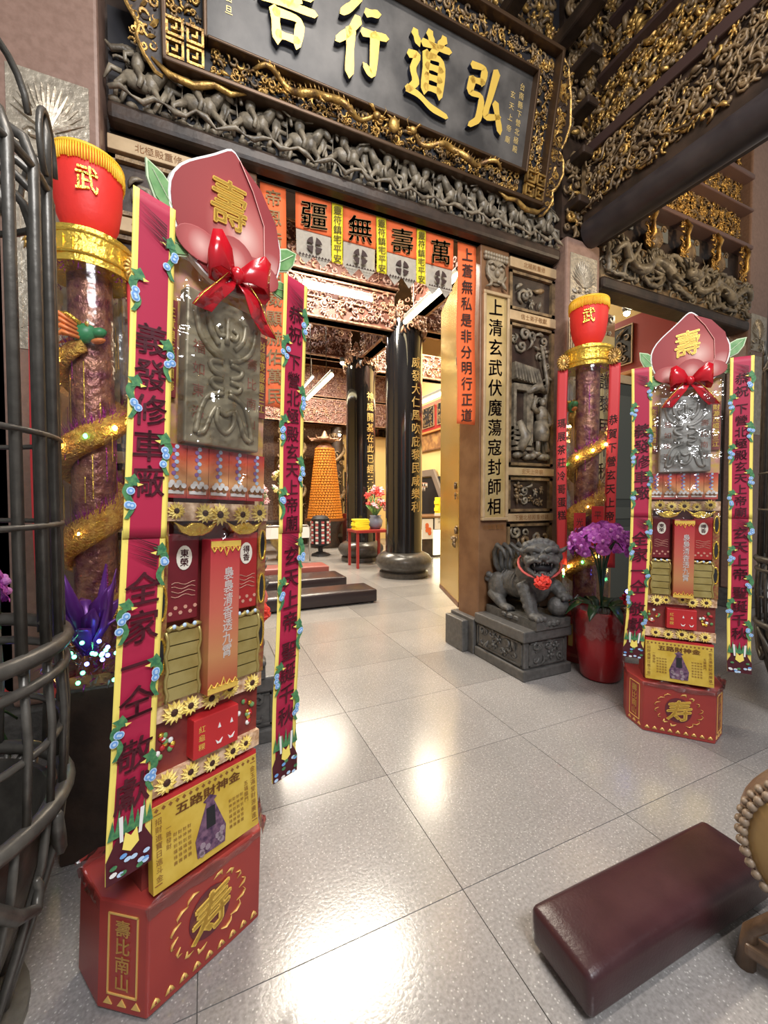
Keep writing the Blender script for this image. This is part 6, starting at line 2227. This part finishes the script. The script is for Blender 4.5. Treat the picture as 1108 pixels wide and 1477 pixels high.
o.prism([(1.8 - x, z) for x, z in [(-0.35, 1.3), (-0.2, 1.3), (0.35, 2.12), (1.95, 2.12), (1.95, 2.32), (0.25, 2.32), (-0.35, 1.45)]][::-1], -0.08, 0.0)
o.box(2.0, 2.15, -0.08, 0.0, 0, 1.3)
o.build('stone_frame', mat('arch_stone', (0.20, 0.16, 0.13), 0.5), ar, bevel=0.01)
ch = thing('chandelier', 'small glass chandelier hanging before the dark archway', 'lamp', (5.6, 10.3, 1.62))
cg_ = MB()
for r, z in ((0.28, 0.28), (0.22, 0.18)):
    for k in range(18):
        a = 2 * PI * k / 18
        cg_.tube([(r * math.cos(a), r * math.sin(a), z), (r * 1.02 * math.cos(a), r * 1.02 * math.sin(a), z - 0.12)], [0.016, 0.005], 5)
    cg_.tube([(r * math.cos(2 * PI * k / 20), r * math.sin(2 * PI * k / 20), z) for k in range(20)], 0.016, 5, 1, closed=True)
cg_.tube([(0, 0, 0.28), (0, 0, 5.28)], 0.008, 5, 1)
for k in range(4):
    a = PI * k / 2
    cg_.tube([(0, 0, 0.32), (0.28 * math.cos(a), 0.28 * math.sin(a), 0.28)], 0.008, 5, 1)
cg_.build('crystals', [M['white'], mat('chandelier_rose', (0.5, 0.25, 0.2), 0.4)], ch, True)

# ---- reception counter
ct = thing('counter', 'dark service counter with lit front and posters by the right wall', 'counter', (5.22, 9.25, 0))
MB().box(-0.3, 0.75, -0.45, 0.8, 0.0, 0.98).build('body', M['dwood'], ct, bevel=0.01)
MB().box(-0.34, 0.79, -0.49, 0.84, 0.98, 1.03).build('top', M['bwood'], ct, bevel=0.008)
MB().box(0.02, 0.72, -0.47, -0.45, 0.05, 0.68).build('lit_front', M['glow'], ct)
p1_ = MB().box(-0.30, 0.0, -0.475, -0.452, 0.46, 0.96).build('poster', M['white'], ct)
z0 = MB()
for k in range(7):
    z0.disc((-0.15 + 0.05 * math.cos(k * 2.1), 0.70 + 0.11 * math.sin(k * 1.7)), 0.05, -0.48 - 0.001 * k, 0, 9)
z0.build('poster_print', mat('poster_orange', (0.75, 0.16, 0.05), 0.6), p1_)
p2_ = MB().box(0.05, 0.7, -0.48, -0.455, 0.70, 1.10).build('notice', M['white'], ct)
text('平安燈 光明燈\n太歲燈 財神燈', 0.075, M['ink'], p2_, (0.37, -0.482, 0.92), horizontal=True)
bxs = thing('yellow_box_stack', 'stack of yellow packets at the end of the counter', 'packets', (5.78, 9.35, 1.035))
for k in range(5):
    MB().box(-0.12, 0.12, -0.1, 0.1, 0.0, 0.09).build('packet', M['yelp'], bxs, loc=(0.01 * (-1) ** k, 0, k * 0.093), bevel=0.006)

# ---- red offering table between the columns
ot = thing('offering_table', 'narrow red table behind the first column', 'table', (3.15, 8.2, 0))
MB().box(-0.28, 0.5, -0.3, 0.3, 0.74, 0.80).build('top', M['redpaint'], ot, bevel=0.008)
for x in (-0.24, 0.46):
    for y in (-0.26, 0.26):
        MB().box(x - 0.025, x + 0.025, y - 0.025, y + 0.025, 0, 0.74).build('leg', M['redpaint'], ot)
yst = thing('yellow_paper_stack', 'stack of yellow joss paper on the narrow red table', 'paper', (3.05, 8.15, 0.80))
for k in range(6):
    MB().box(-0.16, 0.16, -0.12, 0.12, 0, 0.036).build('ream', M['yelp'], yst, loc=(0.012 * math.sin(k * 2), 0, k * 0.038), rot=(0, 0, 0.06 * math.sin(k)), bevel=0.004)
rr = random.Random(17)


def bouquet(name, lab, loc, w_, h_, n, cols, seed, cat='flowers'):
    t = thing(name, lab, cat, loc)
    r_ = random.Random(seed)
    MB().lathe([(0.10, 0), (0.14, 0.06), (0.16, 0.18), (0.11, 0.26), (0.13, 0.30)], n=18).build('vase', mat('vase_blue', (0.20, 0.22, 0.30), 0.2), t, True)
    st_ = MB()
    for k in range(14):
        a = r_.uniform(0, 2 * PI)
        st_.tube([(0, 0, 0.2), (w_ * 0.2 * math.cos(a), w_ * 0.2 * math.sin(a), h_ * 0.6), (w_ * 0.42 * math.cos(a), w_ * 0.42 * math.sin(a), h_ * r_.uniform(0.7, 0.98))], 0.008, 4)
        st_.tube([(0, 0, 0.25), (w_ * 0.3 * math.cos(a + 1), w_ * 0.3 * math.sin(a + 1), h_ * 0.5), (w_ * 0.55 * math.cos(a + 1), w_ * 0.55 * math.sin(a + 1), h_ * 0.62)], [0.01, 0.04, 0.004], 5, flat=0.3)
    st_.build('stems_and_leaves', M['leaf'], t, True)
    for mi, cm in enumerate(cols):
        for k in range(n):
            a, e_ = r_.uniform(0, 2 * PI), r_.uniform(-0.2, 1.4)
            fb = FLW.get(cm.name)
            if fb is None:
                q = MB()
                for j in range(6):
                    aa = PI * j / 3
                    q.ell((0.045 * math.cos(aa), 0.045 * math.sin(aa), 0.0), (0.04, 0.026, 0.014), rot=rotz(aa), seg=6, rings=4)
                q.ell((0, 0, 0.012), 0.02, seg=6, rings=4)
                fb = FLW[cm.name] = q.mesh('blossom', cm, True)
            o = place(fb, 'blossom', t, (w_ * 0.5 * math.cos(a) * math.cos(e_), w_ * 0.5 * math.sin(a) * math.cos(e_), h_ * 0.62 + h_ * 0.42 * math.sin(e_)), (r_.uniform(0.4, 1.6), 0, r_.uniform(-1, 1)))
            s_ = r_.uniform(0.8, 1.5)
            o.scale = (s_, s_, s_)
    return t


FLW = {}
fw = [mat('flower_pink', (0.75, 0.42, 0.48), 0.6), mat('flower_white', (0.85, 0.80, 0.72), 0.6), mat('flower_yellow', (0.85, 0.78, 0.30), 0.6)]
bouquet('flower_vase', 'vase of red and pink flowers on the narrow red table', (3.42, 8.2, 0.80), 0.42, 0.85, 8, [fw[0], mat('flower_red', (0.7, 0.06, 0.05), 0.6)], 31)

# ---- big amber lamp tower
tw = thing('lamp_tower', 'tall conical tower of tiny amber prayer lamps', 'lamp tower', (3.35, 12.0, 0))
MB().lathe([(0.60, 0.80), (0.60, 0.86), (0.50, 0.86), (0.27, 3.0), (0.12, 3.16), (0.0, 3.17)], n=36).build('cone', M['amberd'], tw, True, angle=40)
lampb = MB()
rows = 27
for j in range(rows):
    u = j / (rows - 1)
    z = 0.92 + 2.04 * u
    r = 0.515 + (0.275 - 0.515) * u
    cnt = int(2 * PI * r / 0.085)
    for k in range(cnt):
        a = 2 * PI * (k + 0.5 * (j % 2)) / cnt
        lampb.bar((r * math.cos(a), r * math.sin(a), z), (0.03, 0.058, 0.036), rot=rotz(a))
    lampb.lathe([(r + 0.015, z - 0.04), (r + 0.03, z - 0.034), (r + 0.015, z - 0.028)], n=30)
stuff(lampb.build('prayer_lamps', M['amber'], tw))
tp = MB()
tp.lathe([(0.34, 3.20), (0.36, 3.24), (0.10, 3.34), (0.03, 3.5)], n=8)
for k in range(8):
    a = 2 * PI * k / 8
    tp.tube([(0.30 * math.cos(a), 0.30 * math.sin(a), 3.26), (0.46 * math.cos(a), 0.46 * math.sin(a), 3.24), (0.52 * math.cos(a), 0.52 * math.sin(a), 3.32)], [0.03, 0.025, 0.01], 5)
tp.build('pagoda_cap', M['redcarve'], tw)
MB().lathe([(0.42, 0.0), (0.45, 0.1), (0.38, 0.3), (0.45, 0.6), (0.58, 0.80)], n=24).build('pedestal', M['dwood'], tw, True, angle=40)

# ---- altar with flowers, grey posts behind
at = thing('altar_table', 'dark gilded altar table at the left back of the hall', 'table', (1.75, 11.2, 0))
MB().box(-0.9, 0.6, -0.35, 0.35, 0.78, 0.88).build('top', M['dwood'], at, bevel=0.02)
MB().box(-0.86, 0.56, -0.33, 0.33, 0.56, 0.78).build('apron', M['carve2'], at)
for x in (-0.8, 0.5):
    for y in (-0.28, 0.28):
        MB().tube([(x, y, 0.0), (x * 1.02, y, 0.3), (x, y, 0.6)], [0.07, 0.045, 0.08], 8).build('leg', M['dwood'], at, True)
cv = MB()
carve(cv, -0.82, 0.52, 0.58, 0.77, -0.33, 0.12, 130, (0,), (0, 1, 2, 3), 1.1)
stuff(cv.build('gilt_apron_carving', M['gold'], at, True))
bouquet('flower_vase', 'tall vase of white and yellow lilies on the back altar', (2.05, 11.1, 0.88), 0.75, 1.45, 13, fw, 32)
bouquet('flower_vase', 'low pink flower arrangement at the left of the altar', (1.28, 11.0, 0.88), 0.5, 0.9, 12, [fw[0], fw[1]], 33)
ib = thing('incense_burner', 'bronze incense burner in front of the altar behind a rail', 'incense burner', (1.75, 9.9, 0))
MB().lathe([(0.16, 0.0), (0.2, 0.05), (0.14, 0.18), (0.30, 0.36), (0.36, 0.52), (0.33, 0.60), (0.36, 0.64), (0.30, 0.63), (0.0, 0.58)], n=28).build('bowl', mat('bronze_gilt', (0.28, 0.20, 0.08), 0.35, 0.7, col2=(0.5, 0.38, 0.16), nscale=12), ib, True)
for q in (-1, 1):
    MB().tube([(q * 0.33, 0, 0.55), (q * 0.46, 0, 0.62), (q * 0.44, 0, 0.80), (q * 0.38, 0, 0.82)], 0.03, 7).build('handle', MATS['bronze_gilt'], ib, True)
rl = thing('steel_rail', 'low steel rail in front of the bronze incense burner', 'rail', (1.95, 9.4, 0))
MB().tube([(-0.8, 0, 0.0), (-0.8, 0, 0.78), (-0.74, 0, 0.84), (0.24, 0, 0.84), (0.30, 0, 0.78), (0.30, 0, 0.0)], 0.02, 8).build('hoop', mat('steel', (0.45, 0.44, 0.42), 0.3, 0.8), rl, True)
MB().box(-0.8, 0.3, -0.015, 0.015, 0.55, 0.80).build('sign_plate', M['white'], rl)
# rack of striped fortune slips
rk = thing('slip_rack', 'round black rack of red and white fortune slips', 'rack', (2.72, 10.2, 0))
MB().lathe([(0.24, 0.0), (0.22, 0.05), (0.06, 0.10), (0.06, 0.22), (0.2, 0.26), (0.23, 0.28), (0.23, 0.95), (0.17, 1.02), (0.05, 1.04)], n=24).build('drum', M['void'], rk, True, angle=40)
for k in range(10):
    a = 2 * PI * k / 10
    s_ = MB()
    for j in range(9):
        s_.box(-0.035, 0.035, -0.012, 0.01, 0.32 + j * 0.065, 0.32 + j * 0.065 + 0.05, (k + j) % 2 if k % 2 else j % 2)
    s_.build('slip_column', [mat('slip_red', (0.55, 0.10, 0.10), 0.6), M['white']], rk, loc=(0.24 * math.sin(a), -0.24 * math.cos(a), 0), rot=(0, 0, a))
for k in range(3):
    a = 2 * PI * k / 3
    MB().tube([(0.1 * math.cos(a), 0.1 * math.sin(a), 0.08), (0.28 * math.cos(a), 0.28 * math.sin(a), 0.0)], 0.02, 6).build('foot', M['void'], rk)
# carved dragon posts and red altar behind
for x, y, lab in ((2.30, 12.6, 'grey stone dragon post left of the amber lamp tower'), (2.78, 13.2, 'dark carved dragon post just behind the amber lamp tower'), (4.1, 13.2, 'dark carved dragon post right of the amber lamp tower'), (1.0, 12.8, 'grey stone post far left at the back altar')):
    t = thing('dragon_post', lab, 'column', (x, y, 0), 0, 'dragon posts at the back altar')
    light = x in (2.30, 1.0)
    MB().lathe([(0.30, 0), (0.30, 0.2), (0.20, 0.3), (0.20, 3.84)], n=20).build('shaft', mat('grey_post', (0.34, 0.30, 0.26), 0.4) if light else M['dwood'], t, True, angle=40)
    c_ = MB()
    P = [(0.24 * math.cos(u * 0.5), 0.24 * math.sin(u * 0.5), 0.4 + u * 0.11) for u in range(30)]
    c_.tube(P, 0.06, 6)
    for k in range(60):
        a = rr.uniform(0, 2 * PI)
        c_.merge(KIT[k % 3], rotz(a) @ np.diag([0.16, 0.16, 0.16]), (0.2 * math.sin(a), -0.2 * math.cos(a), rr.uniform(0.4, 3.75)))
    stuff(c_.build('dragon_relief', M['carve2'], t, True))
ra = thing('red_altar', 'red cloth altar with gilt figures at the back right of the hall', 'altar', (4.35, 12.0, 0))
MB().box(-0.35, 0.6, -0.3, 0.3, 0.0, 1.0).build('cloth', M['redpaint'], ra)
for k in range(5):
    g_ = MB()
    g_.lathe([(0.09, 0), (0.11, 0.08), (0.07, 0.22), (0.03, 0.28)], n=10)
    g_.ell((0, 0, 0.33), 0.055, seg=8, rings=6)
    g_.tube([(0, 0, 0.37), (0, 0, 0.46)], [0.05, 0.01], 6)
    g_.build('gilt_figure', M['gold'], ra, True, loc=(-0.25 + k * 0.2, -0.1 + 0.1 * (k % 2), 1.0))
cw = thing('cream_partition', 'cream partition wall with dark door behind the second column', 'partition', (5.0, 13.6, 0))
MB().box(-0.9, 1.1, 0, 0.1, 0, 3.7).build('panel', M['cream'], cw)
MB().box(-0.5, 0.1, -0.03, 0.0, 0, 2.4).build('dark_door', M['void'], cw)
